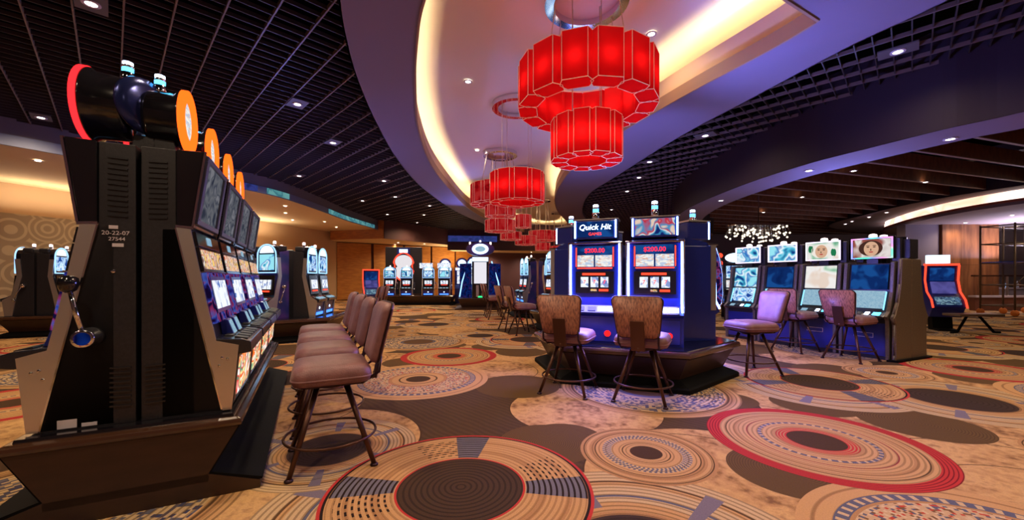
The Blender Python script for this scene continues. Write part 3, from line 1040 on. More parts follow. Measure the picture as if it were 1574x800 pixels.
# added area lights: warm by the left wall and beams, blue above the pods
for i, (x, y, z, e, sx, c) in enumerate(((-13.2, 12.6, 3.3, 45, 4., (1, .8, .6)), (-11.8, 17.5, 3.3, 60, 4., (1, .8, .6)), (-14.6, 8.6, 3.3, 30, 3., (1, .8, .6)),
                                         (9.5, 9.5, 4.75, 45, .5, (1, .5, .2)), (11.5, 13.5, 4.75, 45, .5, (1, .5, .2)), (8.2, 6.2, 4.75, 30, .5, (1, .5, .2)),
                                         (1.85, 10.7, 2.2, 30, .5, (.2, .26, 1)), (-5.3, 9.35, 2.2, 70, .5, (.2, .26, 1)),
                                         (7.2, 8.6, 2.15, 50, .5, (.26, .3, 1)), (21, 16, 2.2, 160, 3., (.8, .7, 1)), (-3.8, 27.0, 2.0, 60, 1.5, (1, .74, .46)))):
    d_ = bpy.data.lights.new('uplight', 'AREA')
    d_.energy, d_.size, d_.color = e, sx, c
    if sx > 2:
        d_.shape, d_.size_y = 'RECTANGLE', .15
    o_ = bpy.data.objects.new('uplight', d_)
    COL.objects.link(o_)
    o_.location = (x, y, z)
    o_.rotation_euler = (PI, 0, 1.2 if sx > 2 else 0)
for a_, b_, e_, ang in (((2.5, 5.7, 2.35), (4.3, 5.3, 4.45), 420, 95), ((2.3, 6.9, 2.35), (3.3, 9.3, 4.45), 260, 90), ((-1.4, 17.9, 3.0), (-2.5, 14.5, 4.45), 420, 85),
                        ((5.7, 8.4, 2.1), (6.6, 7.2, 3.55), 120, 110), ((.9, 6.3, 2.35), (-2.4, 8.5, 4.45), 70, 60)):
    o_ = aim_spot('blue_wash', a_, None, e_, (.2, .24, 1), math.radians(ang), 1.)  # added spots without a lamp body, tint the soffits blue
    o_.rotation_euler = (Vector(b_) - Vector(a_)).to_track_quat('-Z', 'Y').to_euler()
# the room goes on behind the photographer, with the same lamps
for x, y in ((-1.9, 3.4), (-4.5, .5), (-1.5, .3), (3.0, .4), (6.2, 1.8), (-7.5, 2.6), (5.4, 3.4), (-1.0, -3), (4, -3), (.4, 3.3)):
    aim_spot('downlight', (x, y, Z(3.05)), None, SPOT_W)


# ------------------------------------------------------------------ machine bases
def poly_offset(poly, d):
    """convex ccw polygon moved outward by d"""
    n = len(poly)
    out = []
    for i in range(n):
        p0, p1, p2 = Vector(poly[i - 1]), Vector(poly[i]), Vector(poly[(i + 1) % n])
        e1, e2 = (p1 - p0).normalized(), (p2 - p1).normalized()
        n1, n2 = Vector((e1.y, -e1.x)), Vector((e2.y, -e2.x))
        k = d / (1 + n1.dot(n2))
        out.append(tuple(p1 + (n1 + n2) * k))
    return out


def ring_stack(poly, levels, mb=None, mi=0):
    """levels: (offset, z) bottom to top"""
    mb = mb or MB()
    n = len(poly)
    vs = []
    for d, z in levels:
        vs += [(x, y, z) for x, y in poly_offset(poly, d)]
    fs = []
    for i in range(len(levels) - 1):
        for k in range(n):
            fs.append((i * n + k, i * n + (k + 1) % n, (i + 1) * n + (k + 1) % n, (i + 1) * n + k))
    fs += [tuple(range(n))[::-1], tuple(range((len(levels) - 1) * n, len(levels) * n))]
    return mb.add(vs, fs, mi)


def island_base(poly, label, name='machine_base'):
    """poly = outline of the top edge trim, ccw, in world plan"""
    c = sum((Vector((*p, 0)) for p in poly), Vector()) / len(poly)
    lp = [(x - c.x, y - c.y) for x, y in poly]
    t = empty(name, (c.x, c.y, 0), 0, label, 'base')
    ring_stack(lp, [(-.19, .10), (-.17, .16), (-.04, .41)]).build('slanted_skirt', M['basewood'], t)
    ring_stack(lp, [(-.01, .40), (.012, .42), (.012, .455), (0, .475), (-.03, .482)]).build('edge_trim', M['trimwood'], t)
    ring_stack(lp, [(.0, 0), (.0, .05), (-.02, .07), (-.165, .125)]).build('foot_plinth', M['kick'], t)
    ring_stack(lp, [(-.04, .47), (-.05, .492)]).build('top_deck', M['gloss'], t)
    return t


# ------------------------------------------------------------------ left bank: wheel-topped machines
PROF1 = dict(body=[(0, 0), (.40, 0), (.165, 1.18), (.165, 1.655), (0, 1.655)],
             house=[(.168, 1.185), (.2435, 1.18), (.308, 1.66), (.168, 1.655)],
             side=[(.165, 1.175), (.24, 1.165), (.324, .69), (.37, .46), (.49, .425), (.451, .01), (.40, .01), (.165, 1.17)])


def candle(parent, x, y, z, r=.035, h=.13, col='cyan', extra=True):
    c = MB().lathe([(r * .9, 0), (r, .01), (r, h * .45), (r * .8, h * .47)], 16).build('tower_light', M['chrome'], parent, loc=(x, y, z))
    MB().lathe([(r * .85, 0), (r * .85, h * .22)], 16).build('lit_band', M[col], c, loc=(0, 0, h * .47))
    MB().lathe([(r * .9, 0), (r * .9, h * .12), (r * .85, h * .13)], 16).build('cap_band', M['chrome'], c, loc=(0, 0, h * .69))
    MB().lathe([(r * .8, 0), (r * .8, h * .16), (r * .5, h * .2)], 16).build('top_band', M['ledw'] if extra else M['chrome'], c, loc=(0, 0, h * .82))
    return c


def wheel_machine(W=.70, handle=True, vents=True):
    t = empty('slot_machine')
    h = W / 2
    MB().prof(PROF1['body'], -h + .012, h - .012).build('cabinet', M['black'], t, bevel=.004)
    MB().prof(PROF1['house'], -h, h).build('display_housing', M['gloss'], t, bevel=.006)
    # chrome edge strips of the housing and the steel side panels
    for s in (-1, 1):
        x0, x1 = (-h - .004, -h + .008) if s < 0 else (h - .008, h + .004)
        e = MB()
        e.panel(.2435, 1.18, .308, 1.66, x0, x1, .012)
        e.prof([(.165, 1.172), (.252, 1.166), (.252, 1.182), (.165, 1.188)], x0, x1)
        e.build('chrome_edge', M['chrome'], t)
        sp = MB().prof(PROF1['side'], x0, x1).build('side_panel', M['silver'], t)
        pts = [(.165, 1.172), (.40, .01)]
        MB().panel(.40, .01, .165, 1.17, x0 - .002, x1 + .002, .008, -.004).build('panel_edge', M['chrome'], sp)
        b = MB()
        for (yy, zz) in ((.40, .35), (.43, .34), (.385, .30)):
            b.lathe([(.009, 0), (.007, .006)], 8, 0, Matrix.Translation((s * h + s * .004, yy, zz)) @ Matrix.Rotation(s * PI / 2, 4, 'Y'))
        b.build('bolts', M['chrome'], sp)
    # lower front, behind the steel sides
    MB().prof([(.10, .01), (.44, .01), (.478, .42), (.36, .455), (.315, .69), (.235, 1.16), (.10, 1.16)], -h + .012, h - .012).build('front_shell', M['dark'], t)
    # upper monitor
    f = MB()
    y0, z0, y1, z1 = .2435, 1.18, .308, 1.66

    def sl(a, b, x0, x1, th, off):
        ya, za = y0 + (y1 - y0) * a, z0 + (z1 - z0) * a
        yb, zb = y0 + (y1 - y0) * b, z0 + (z1 - z0) * b
        return ya, za, yb, zb, x0, x1, th, off
    for a, b, x0, x1 in ((.05, .12, -h + .03, h - .03), (.9, .97, -h + .03, h - .03), (.12, .9, -h + .03, -h + .09), (.12, .9, h - .09, h - .03)):
        f.panel(*sl(a, b, x0, x1, .022, 0))
    f.build('monitor_frame', M['grey'], t, bevel=.004)
    MB().panel(*sl(.12, .9, -h + .09, h - .09, .006, 0)).build('monitor_screen', M['monitor'], t)
    # front below
    y0, z0, y1, z1 = .324, .69, .2375, 1.165
    hd = MB().panel(*sl(.78, .97, -h + .015, h - .015, .02, 0)).build('header_panel', M['gloss'], t, bevel=.004)
    MB().panel(*sl(.83, .94, -.06, .06, .004, .02)).build('header_display', M['touch'], hd)
    pf = MB().panel(*sl(.44, .77, -h + .015, h - .015, .02, 0)).build('pay_glass_frame', M['gloss'], t, bevel=.004)
    MB().panel(*sl(.48, .74, -h + .05, h - .05, .006, .018)).build('pay_glass', M['slot_art'], pf)
    MB().panel(*sl(.432, .442, -h + .01, h - .01, .028, 0)).build('chrome_rail', M['chrome'], t)
    y0, z0, y1, z1 = .365, .47, .285, .90
    rf = MB().panel(*sl(.22, .98, -h + .02, h - .02, .02, .002)).build('reel_window', M['shimmer'], t)
    MB().panel(*sl(.36, .92, -.235, .235, .006, .02)).build('reel_surround', M['navy'], rf)
    for k in (-1, 0, 1):
        MB().panel(*sl(.42, .86, k * .15 - .062, k * .15 + .062, .005, .026)).build('reel', M['reel'], rf)
    # bill taker and ticket displays
    for x in (-.2, .02):
        u = MB().prof([(.36, .47), (.43, .47), (.395, .57), (.345, .58)], x - .05, x + .09).build('ticket_unit', M['navy'], t, bevel=.005)
        MB().panel(.43, .475, .395, .565, x - .03, x + .07, .004).build('ticket_display', M['touch'], u)
    d = MB().prof([(.33, .425), (.33, .475), (.50, .462), (.555, .445), (.56, .375), (.50, .365), (.36, .40)], -h - .002, h + .002).build('button_deck', M['deck'], t, bevel=.006)
    for k in range(5):
        x = -.24 + k * .12
        MB().panel(.53, .4505, .455, .466, x - .04, x + .04, .010).build('button', M['dark'], d, bevel=.003)
    for k in range(2):
        x = -.16 + k * .3
        MB().panel(.44, .467, .39, .471, x - .07, x + .07, .008).build('button', M['dark'], d, bevel=.003)
    # belly glass
    bf = MB().panel(.448, .06, .476, .36, -h + .04, h - .04, .014).build('belly_frame', M['chrome'], t)
    MB().panel(.45, .09, .473, .335, -h + .07, h - .07, .006, .013).build('belly_glass', M['fire_art'], bf)
    # side vents
    if vents:
        for s in (-1, 1):
            x0, x1 = (-h + .004, -h + .014) if s < 0 else (h - .014, h - .004)
            for ya, yb, za, n in ((.035, .125, 1.22, 12), (.02, .115, .10, 9)):
                v = MB()
                for k in range(n):
                    z = za + k * (.031 if za > 1 else .028)
                    v.prof([(ya, z), (yb, z + .004), (yb, z + .014), (ya, z + .010)], x0 - s * -.0, x1)
                v.build('vent_grille', M['dark'], t)
    # topper: drum with a lit ring
    zc = 1.94
    mx = Matrix.Translation((0, 0, zc)) @ Matrix.Rotation(-PI / 2, 4, 'X')
    dr = MB().lathe([(.03, -.06), (.165, -.055), (.172, -.03), (.178, .10), (.20, .125), (.20, .14)], 40, 0, mx).build('topper_drum', M['gloss'], t)
    MB().lathe([(.10, -.075), (.11, -.06)], 20, 0, mx).build('back_cap', M['navy'], dr)
    MB().ringband(.135, .205, .135, .165, 40, 0, mx).build('lit_ring', M['ring'], t)
    MB().lathe([(.136, .136), (.136, .142)], 32, 0, mx).build('topper_display', M['paytable'], dr)
    MB().prof([(-.03, 1.65), (.11, 1.65), (.09, 1.79), (-.01, 1.79)], -.07, .07).build('topper_bracket', M['black'], t, bevel=.004)
    candle(t, 0, .0, 2.10)
    if handle:
        x = -h - .02
        pl = MB().lathe([(.055, 0), (.055, .03), (.036, .04), (.036, .10)], 20, 0, Matrix.Translation((-h + .01, .19, .525)) @ Matrix.Rotation(-PI / 2, 4, 'Y')).build('lever_boss', M['dark'], t)
        MB().lathe([(.046, 0), (.05, .004), (.05, .014), (.044, .018)], 20, 0, Matrix.Translation((-h - .09, .19, .525)) @ Matrix.Rotation(-PI / 2, 4, 'Y')).build('lever_cap', M['chrome'], pl)
        MB().lathe([(.036, 0), (.03, .003)], 20, 0, Matrix.Translation((-h - .108, .19, .525)) @ Matrix.Rotation(-PI / 2, 4, 'Y')).build('cap_emblem', M['blueart'], pl)
        lv = MB().tube([(-h - .075, .19, .53), (-h - .10, .215, .66), (-h - .12, .235, .80)], [.013, .012, .010], 10).build('lever_rod', M['chrome'], pl)
        MB().lathe([(.012, -.05), (.034, -.035), (.045, 0), (.040, .03), (.018, .045)], 18, 0, Matrix.Translation((-h - .125, .238, .83))).build('lever_knob', M['gloss'], pl)
    return t


SL = Vector((-2.213, 2.35))
LD = Vector((-.451, .892))
LPp = Vector((.892, .451))


def lb(s, t):
    v = SL + LD * s + LPp * t
    return (v.x, v.y)


# base: straight ends, slanted long sides with a foot rest
def left_base():
    t = empty('machine_base', (*lb(-.06, 0), 0), facing(*LPp), 'long dark brown laminate base under the double row of wheel-topped slot machines at left', 'base')
    # local: +Y = towards the aisle, -X = along the row (rot maps +Y to LPp, +X to the camera side)
    L = 3.3
    sx = -1
    core = [(-.36, .15), (-.36, .06), (-.6375, .0), (-.6375, 0), (.6375, 0), (.6375, .06), (.36, .15), (.52, .43), (-.52, .43), (-.36, .15)]
    body = [(-.36, .10), (.36, .10), (.36, .15), (.515, .425), (-.515, .425), (-.36, .15)]
    MB().prof(body, -L, 0).build('slanted_skirt', M['basewood'], t)
    MB().prof([(-.63, 0), (.63, 0), (.63, .05), (.36, .145), (-.36, .145), (-.63, .05)], -L, 0).build('end_plinth', M['basewood'], t)
    for s in (-1, 1):
        p = [(s * .34, .05), (s * .64, .055), (s * .645, .066), (s * .365, .158)]
        MB().prof(p, -L - .01, -.004).build('foot_rest', M['kick'], t)
        p = [(s * .361, .15), (s * .37, .15), (s * .52, .42), (s * .51, .425)]
        MB().prof(p, -L, -.003).build('kick_face', M['kick'], t)
    tr = []
    poly = [(-L - .01, -.515), (.0, -.515), (.0, .515), (-L - .01, .515)]
    ring_stack(poly, [(-.004, .415), (.016, .428), (.02, .445), (.014, .465), (-.01, .475)]).build('edge_trim', M['trimwood'], t, bevel=.004)
    ring_stack(poly, [(-.03, .47), (-.035, .492)]).build('top_deck', M['gloss'], t)
    return t


left_base()
w1 = wheel_machine()
zb = .49
srow = [.39, 1.17, 1.95, 2.73]
for side in (1, -1):
    nm = LPp * side
    for i, s in enumerate(srow):
        o = w1 if (side == 1 and i == 0) else copy_tree(w1)
        o.location = (*lb(s, .012 * side), zb)
        o.rotation_euler = (0, 0, facing(nm.x, nm.y))
        if side == 1:
            lab = ['black slot machine with orange ring topper, nearest of the aisle side row',
                   'slot machine with orange ring topper, second from the near end of the aisle side row',
                   'slot machine with orange ring topper, third from the near end of the aisle side row',
                   'slot machine with orange ring topper, farthest of the aisle side row'][i]
            tag(o, lab, 'slot machine', 'wheel-topped slot machines facing the aisle')
        else:
            lab = ['black slot machine with chrome pull lever and red-rimmed drum topper, facing away',
                   'slot machine facing away just beyond the chrome lever machine, second of its side',
                   'black slot machine facing away, third of the hidden side of the left row',
                   'black slot machine facing away, far end of the hidden side of the left row'][i]
            tag(o, lab, 'slot machine', 'wheel-topped slot machines facing away')
            for c in kids(o):
                if c.name.startswith('topper_drum') or c.name.startswith('lit_ring'):
                    c.location = (0, .17, .02)
                    c.scale = (1.15, 1.0, 1.15)
                    c.location.z = -1.94 * .15 + .02
                if c.name.startswith('lit_ring'):
                    c.data = c.data.copy()
                    c.data.materials[0] = M['ringred']
                if c.name.startswith('tower_light'):
                    c.location.y = .14
                    c.location.z = 2.15
# stickers on the near end of the first lever machine
def stickers():
    o = [x for x in COL.objects if x.get('label', '').startswith('black slot machine with chrome pull lever')][0]
    h = .35 - .012
    R = Matrix.Rotation(PI / 2, 4, 'X')
    base = Matrix.Rotation(-PI / 2, 4, 'Z') @ R          # text plane facing -x, reading towards -y

    def put(nm, body, y, z, size):
        text(nm, body, size, M['label'], o, Matrix.Translation((-h - .002, y, z)) @ base, .001)
    put('sticker_number', '20-22-07', .09, 1.125, .034)
    put('sticker_number', '27544', .085, 1.09, .030)
    MB().box(-h - .003, -h, .08, .12, 1.15, 1.17).build('sticker', M['label'], o)
    MB().box(-h - .003, -h, .055, .105, 1.045, 1.065).build('sticker', M['label'], o)
    MB().box(-h - .003, -h, .255, .335, .012, .06).build('sticker', M['label'], o)
    MB().box(-h - .003, -h, .17, .235, .012, .032).build('sticker', M['label'], o)
    MB().lathe([(.012, 0), (.009, .006)], 12, 0, Matrix.Translation((-h - .001, .10, .90)) @ Matrix.Rotation(-PI / 2, 4, 'Y')).build('key_lock', M['chrome'], o)


stickers()


# ------------------------------------------------------------------ stools
def stool():
    t = empty('bar_stool')
    # seat cushion, rounded square, domed
    def rsq(w, d, r, n=5):
        pts = []
        for cx, cy, a0 in ((w - r, d - r, 0), (-w + r, d - r, 90), (-w + r, -d + r, 180), (w - r, -d + r, 270)):
            for k in range(n + 1):
                a = math.radians(a0 + 90 * k / n)
                pts.append((cx + r * math.cos(a), cy + r * math.sin(a)))
        return pts
    lv = [(.245, .225, .605), (.272, .250, .61), (.280, .258, .635), (.284, .262, .665), (.277, .255, .70), (.255, .235, .728), (.20, .19, .742), (.10, .09, .748), (.01, .01, .75)]

    def loft(levels, r=.09, oy=0.):
        mb = MB()
        vs, n = [], None
        for w, d, z in levels:
            p = rsq(w, d, min(r, w * .9, d * .9))
            n = len(p)
            vs += [(x, y + oy, z) for x, y in p]
        fs = [(i * n + k, i * n + (k + 1) % n, (i + 1) * n + (k + 1) % n, (i + 1) * n + k) for i in range(len(levels) - 1) for k in range(n)]
        fs += [tuple(range(n))[::-1], tuple(range((len(levels) - 1) * n, len(levels) * n))]
        mb.add(vs, fs, 0, True)
        return mb
    se = loft(lv).build('seat', M['leather'], t)
    loft([(.282, .260, .640), (.288, .266, .645), (.288, .266, .652), (.282, .260, .657)]).build('seat_piping', M['leather'], se)
    loft([(.20, .18, .585), (.235, .215, .59), (.235, .215, .606)]).build('seat_pan', M['frame'], t)
    MB().lathe([(.09, .545), (.12, .56), (.12, .586)], 20).build('swivel_plate', M['bronze'], t)
    # backrest: rounded trapezoid, bottom narrow; slightly curved
    def back(y_in, y_out, gx, gz):
        mb = MB()
        out = []
        zb_, zt = .715, 1.165
        hb, ht, r = .222, .262, .06
        pts = []
        for cx, cz, a0 in ((ht - r, zt - r, 0), (-ht + r, zt - r, 90), (-hb + r, zb_ + r, 180), (hb - r, zb_ + r, 270)):
            for k in range(6):
                a = math.radians(a0 + 90 * k / 5)
                pts.append(((cx + r * math.cos(a)) * gx, (cz + r * math.sin(a) - .94) * gz + .94))
        return pts
    outline = back(0, 0, 1, 1)

    def lay(levels):
        """levels: (shrink, y)"""
        mb = MB()
        vs, n = [], len(outline)
        for s, y in levels:
            for x, z in outline:
                xx, zz = x * (1 - s), .94 + (z - .94) * (1 - s)
                bow = .02 * (xx / .25) ** 2
                vs.append((xx, y + bow - .24 * (zz - .72), zz))
        fs = [(i * n + k, i * n + (k + 1) % n, (i + 1) * n + (k + 1) % n, (i + 1) * n + k) for i in range(len(levels) - 1) for k in range(n)]
        fs += [tuple(range(n))[::-1], tuple(range((len(levels) - 1) * n, len(levels) * n))]
        return mb.add(vs, fs, 0, True)
    yb = -.325
    lay([(.35, yb + .078), (.14, yb + .07), (.04, yb + .05), (.01, yb + .025), (.02, yb + .012)]).build('back_cushion', M['leather'], t)
    lay([(-.005, yb + .014), (-.012, yb + .006), (-.005, yb - .002)]).build('back_frame', M['frame'], t)
    lay([(.03, yb + .0), (.04, yb - .010)]).build('wood_back', M['grain'], t)
    # strap bracket up the middle of the back and under the seat
    MB().prof([(yb + .02, .58), (yb + .008, .58), (yb - .068, .90), (yb - .052, .90)], -.072, .072).build('back_strap', M['bronze'], t, bevel=.004)
    MB().tube([(0, -.10, .578), (0, -.2, .575), (0, yb + .02, .58), (0, yb + .012, .62)], .016, 8).build('strap_arm', M['bronze'], t)
    for s in (-1, 1):
        MB().tube([(s * .15, -.05, .585), (s * .20, -.2, .59), (s * .205, yb + .01, .66), (s * .205, yb + .0, .78)], .011, 8).build('side_arm', M['frame'], t)
    for sx in (-1, 1):
        for sy in (-1, 1):
            lg = MB().tube([(sx * .10, sy * .10, .56), (sx * .27, sy * .27, .012)], [.022, .017], 8).build('leg', M['bronze'], t)
            MB().lathe([(.028, 0), (.028, .012), (.018, .02)], 12).build('foot_cap', M['frame'], lg, loc=(sx * .27, sy * .27, 0))
    MB().tube([(.315 * math.cos(a * PI / 18), .315 * math.sin(a * PI / 18), .19) for a in range(36)], .010, 8, closed=True).build('foot_ring', M['bronze'], t)
    return t


st0 = stool()
st_used = [False]


def put_stool(x, y, nx, ny, label, group):
    o = st0 if not st_used[0] else copy_tree(st0)
    st_used[0] = True
    o.location = (x, y, 0)
    o.rotation_euler = (0, 0, facing(nx, ny))
    tag(o, label, 'stool', group)
    return o


g = 'stools along the left row of machines'
for k, lab in enumerate(['plum leather bar stool nearest the camera, in front of the first wheel-topped machine',
                         'plum leather bar stool second in the line along the left machines',
                         'plum leather bar stool third in the line along the left machines',
                         'plum leather bar stool at the far end of the line along the left machines']):
    x, y = lb(.20 + .80 * k, 1.06)
    put_stool(x, y, -LPp.x, -LPp.y, lab, g)


# ------------------------------------------------------------------ pods of six machines
def pod_frame(c, a0):
    """three sides; returns (normal, tangent to the player's left) for each"""
    out = []
    for k in range(3):
        a = math.radians(a0 + 120 * k)
        n = Vector((math.cos(a), math.sin(a)))
        out.append((n, Vector((-n.y, n.x))))
    return out


def pod_poly(c, a0, ap=1.255, hl=.76):
    P = []
    for n, tg in pod_frame(c, a0):
        for s in (-1, 1):
            P.append((c[0] + n.x * ap + tg.x * hl * s, c[1] + n.y * ap + tg.y * hl * s))
    return P


def strip_machine(sign='quick', W=.68):
    """tall cabinet edged with blue-white light tubes"""
    t = empty('slot_machine')
    h = W / 2
    D = .55
    MB().prof([(0, 0), (D - .02, 0), (D - .02, .36), (D + .05, .40), (D - .03, .50), (D - .05, 1.30), (.06, 1.30), (0, 1.2)], -h, h).build('cabinet', M['navy'], t, bevel=.006)
    MB().prof([(.08, 1.30), (D - .06, 1.30), (D - .12, 1.36), (.10, 1.42)], -h + .06, h - .06).build('shoulder', M['navy'], t)
    y0, z0, y1, z1 = D - .03, .50, D - .05, 1.30

    def sl(a, b, x0, x1, th, off):
        return (y0 + (y1 - y0) * a, z0 + (z1 - z0) * a, y0 + (y1 - y0) * b, z0 + (z1 - z0) * b, x0, x1, th, off)
    for s in (-1, 1):
        x = s * (h - .02)
        MB().tube([(x, D + .055, .44), (x * .985, D - .005, .55), (x, D - .015, .9), (x, D - .03, 1.31)], .013, 8).build('light_tube', M['led'], t)
        MB().box(min(x, x + s * .03), max(x, x + s * .03), D - .10, D - .02, .42, 1.31).build('side_rail', M['silver'], t)
    MB().box(-h - .01, h + .01, D - .14, D + .01, 1.31, 1.335).build('top_rail', M['chrome'], t, bevel=.004)
    uf = MB().panel(*sl(.60, .98, -h + .09, h - .09, .02, 0)).build('upper_glass', M['bluescreen'], t)
    for s in (-1, 1):
        MB().panel(*sl(.64, .83, min(s * .01, s * .225), max(s * .01, s * .225), .006, .02)).build('pay_table', M['paytable'], uf)
        MB().panel(*sl(.64, .96, min(s * .235, s * .25), max(s * .235, s * .25), .006, .02)).build('stripe_light', M['redled'], uf)
    MB().panel(*sl(.605, .625, -.23, .23, .008, .02)).build('red_light_bar', M['redled'], uf)
    text('jackpot_amount', '$200.00', .082, M['red'], uf, face_mx(0, y0 + (y1 - y0) * .905, z0 + (z1 - z0) * .905, .02, .028))
    rf = MB().panel(*sl(.20, .56, -h + .09, h - .09, .02, 0)).build('reel_glass', M['deck'], t)
    MB().panel(*sl(.50, .535, -.14, .16, .006, .02)).build('title_light', M['redled'], rf)
    for k in (-1, 0, 1):
        r_ = MB().panel(*sl(.30, .47, k * .13 - .05, k * .13 + .05, .008, .02)).build('reel', M['reel'], rf)
        text('reel_symbol', '7', .07, M['red'], r_, face_mx(k * .13, y0 + (y1 - y0) * .385, z0 + (z1 - z0) * .385, .02, .03))
    MB().panel(*sl(.235, .27, -.18, -.06, .006, .02)).build('credit_display', M['redled'], rf)
    MB().panel(*sl(.235, .27, -.03, .05, .006, .02)).build('win_display', M['slot_art'], rf)
    d = MB().panel(D + .05, .405, D - .025, .50, -h + .05, h - .05, .012).build('button_deck', M['deck'], t, bevel=.004)
    for k, (x, w) in enumerate(((-.22, .06), (-.10, .05), (.03, .05), (.20, .07))):
        MB().panel(D + .035, .425, D - .005, .475, x - w, x + w, .010, .012).build('button', M['ledw'] if k in (0, 1) else M['dark'], d)
    low = MB().box(-h + .04, h - .04, D - .02, D - .005, .03, .34).build('lower_door', M['navy'], t, bevel=.006)
    MB().lathe([(.035, 0), (.04, .01), (.03, .03), (.01, .04)], 16, 0, Matrix.Translation((-.17, D - .005, .14)) @ Matrix.Rotation(-PI / 2, 4, 'X')).build('red_button_light', M['red'], low)
    # top sign
    sg = MB().box(-.28, .28, D - .40, D - .08, 1.385, 1.64).build('top_sign', M['navy'], t, bevel=.02)
    MB().prof([(D - .40, 1.64), (D - .07, 1.64), (D - .07, 1.655), (D - .40, 1.665)], -.30, .30).build('sign_cap', M['silver'], sg)
    MB().box(-.24, .24, D - .08, D - .072, 1.41, 1.62).build('sign_screen', M['burst'] if sign != 'quick' else M['bluescreen'], sg)
    for s in (-1, 1):
        MB().tube([(s * .268, D - .073, 1.40), (s * .268, D - .073, 1.63)], .010, 8).build('light_tube', M['led'], sg)
    if sign == 'quick':
        sh = Matrix(((1, .25, 0, 0), (0, 1, 0, 0), (0, 0, 1, 0), (0, 0, 0, 1)))
        text('sign_lettering', 'Quick Hit', .105, M['ledw'], sg, face_mx(0, D - .068, 1.54, 0, 0) @ sh)
        text('sign_lettering', 'GAMES', .055, M['redled'], sg, face_mx(0, D - .068, 1.45, 0, 0))
    candle(t, 0, D - .14, 1.66, .045, .19)
    return t


PC = (1.76, 6.04)
PA = -109.9
pf = pod_frame(PC, PA)
island_base(pod_poly(PC, PA), 'dark six-sided base with slanted skirt under the blue-lit machines at centre')
sm1 = strip_machine('quick')
sm2 = strip_machine('burst')
labs = {(0, -1): (sm1, 'blue-lit slot machine with slanted white lettering on its sign, facing the camera'),
        (0, 1): (sm2, 'blue-lit slot machine with teal and red starburst sign, facing the camera'),
        (1, -1): (None, 'blue-lit slot machine seen from its dark side, nearest of the two facing right'),
        (1, 1): (None, 'blue-lit slot machine facing right, hidden behind the side-on one'),
        (2, -1): (None, 'blue-lit slot machine on the rear left side of the central pod'),
        (2, 1): (None, 'blue-lit slot machine on the rear side of the central pod')}
for (k, s), (src, lab) in labs.items():
    n, tg = pf[k]
    o = src if src else copy_tree(sm2)
    ss = s
    p = Vector(PC) + n * (.95 - .55) + tg * (.375 * ss)
    o.location = (p.x, p.y, zb)
    o.rotation_euler = (0, 0, facing(n.x, n.y))
    tag(o, lab, 'slot machine', 'blue-lit machines of the central pod')

# wing signs at the pod corners
for k, lab in ():
    a = math.radians(PA + 60 + 120 * k)
    x, y = PC[0] + .62 * math.cos(a), PC[1] + .62 * math.sin(a)
    t = empty('corner_tower', (x, y, zb), a - PI / 2, lab, 'tower')
    MB().slab([(-.16, -.25), (.16, -.25), (.10, .16), (-.10, .16)], 0, 1.34).build('column', M['black'], t, bevel=.006)
    MB().prof([(-.16, 1.34), (.10, 1.34), (.14, 1.40), (.14, 1.62), (-.16, 1.62)], -.12, .12).build('speaker_box', M['gloss'], t, bevel=.01)
    MB().box(.12, .135, -.10, .10, 1.40, 1.60).build('lit_edge', M['shimmer'], t)
    candle(t, 0, 0, 1.62, .04, .17)
pod_light = bpy.data.lights.new('pod_uplight', 'AREA')  # added light hidden behind the signs, throws blue on the soffit
pod_light.energy = POD_BLUE
pod_light.color = (.16, .24, 1)
pod_light.size = .7
po = bpy.data.objects.new('pod_uplight', pod_light)
COL.objects.link(po)
po.location = (PC[0], PC[1], zb + 1.75)
po.rotation_euler = (PI, 0, 0)
# added area lights stand in for the tubes' blue spill on stools and carpet
for k in (0, 1):
    n, tg = pf[k]
    p = Vector(PC) + n * 1.12
    L = bpy.data.lights.new('tube_glow', 'AREA')
    L.shape = 'RECTANGLE'
    L.size, L.size_y = 1.3, .8
    L.energy = 115
    L.color = (.22, .2, 1)
    lo_ = bpy.data.objects.new('tube_glow', L)
    COL.objects.link(lo_)
    lo_.location = (p.x, p.y, zb + .85)
    lo_.rotation_euler = (math.radians(50), 0, math.atan2(n.y, n.x) - PI / 2)

n, tg = pf[0]
put_stool(.68, 4.80, .42, .90, 'plum stool with striped wood back facing the left blue-lit machine', 'stools in front of the central pod')
put_stool(1.47, 4.49, .46, .89, 'plum stool with striped wood back facing the right blue-lit machine', 'stools in front of the central pod')
n, tg = pf[1]
put_stool(3.42, 5.74, -.98, -.12, 'stool with blue-lit seat beside the dark flank of the central pod', 'stools in front of the central pod')


# ------------------------------------------------------------------ right bank: video cabinets
RC = Vector((6.62, 6.62))
RD = Vector((-.40, .917)).normalized()
RP = Vector((RD.y, -RD.x))


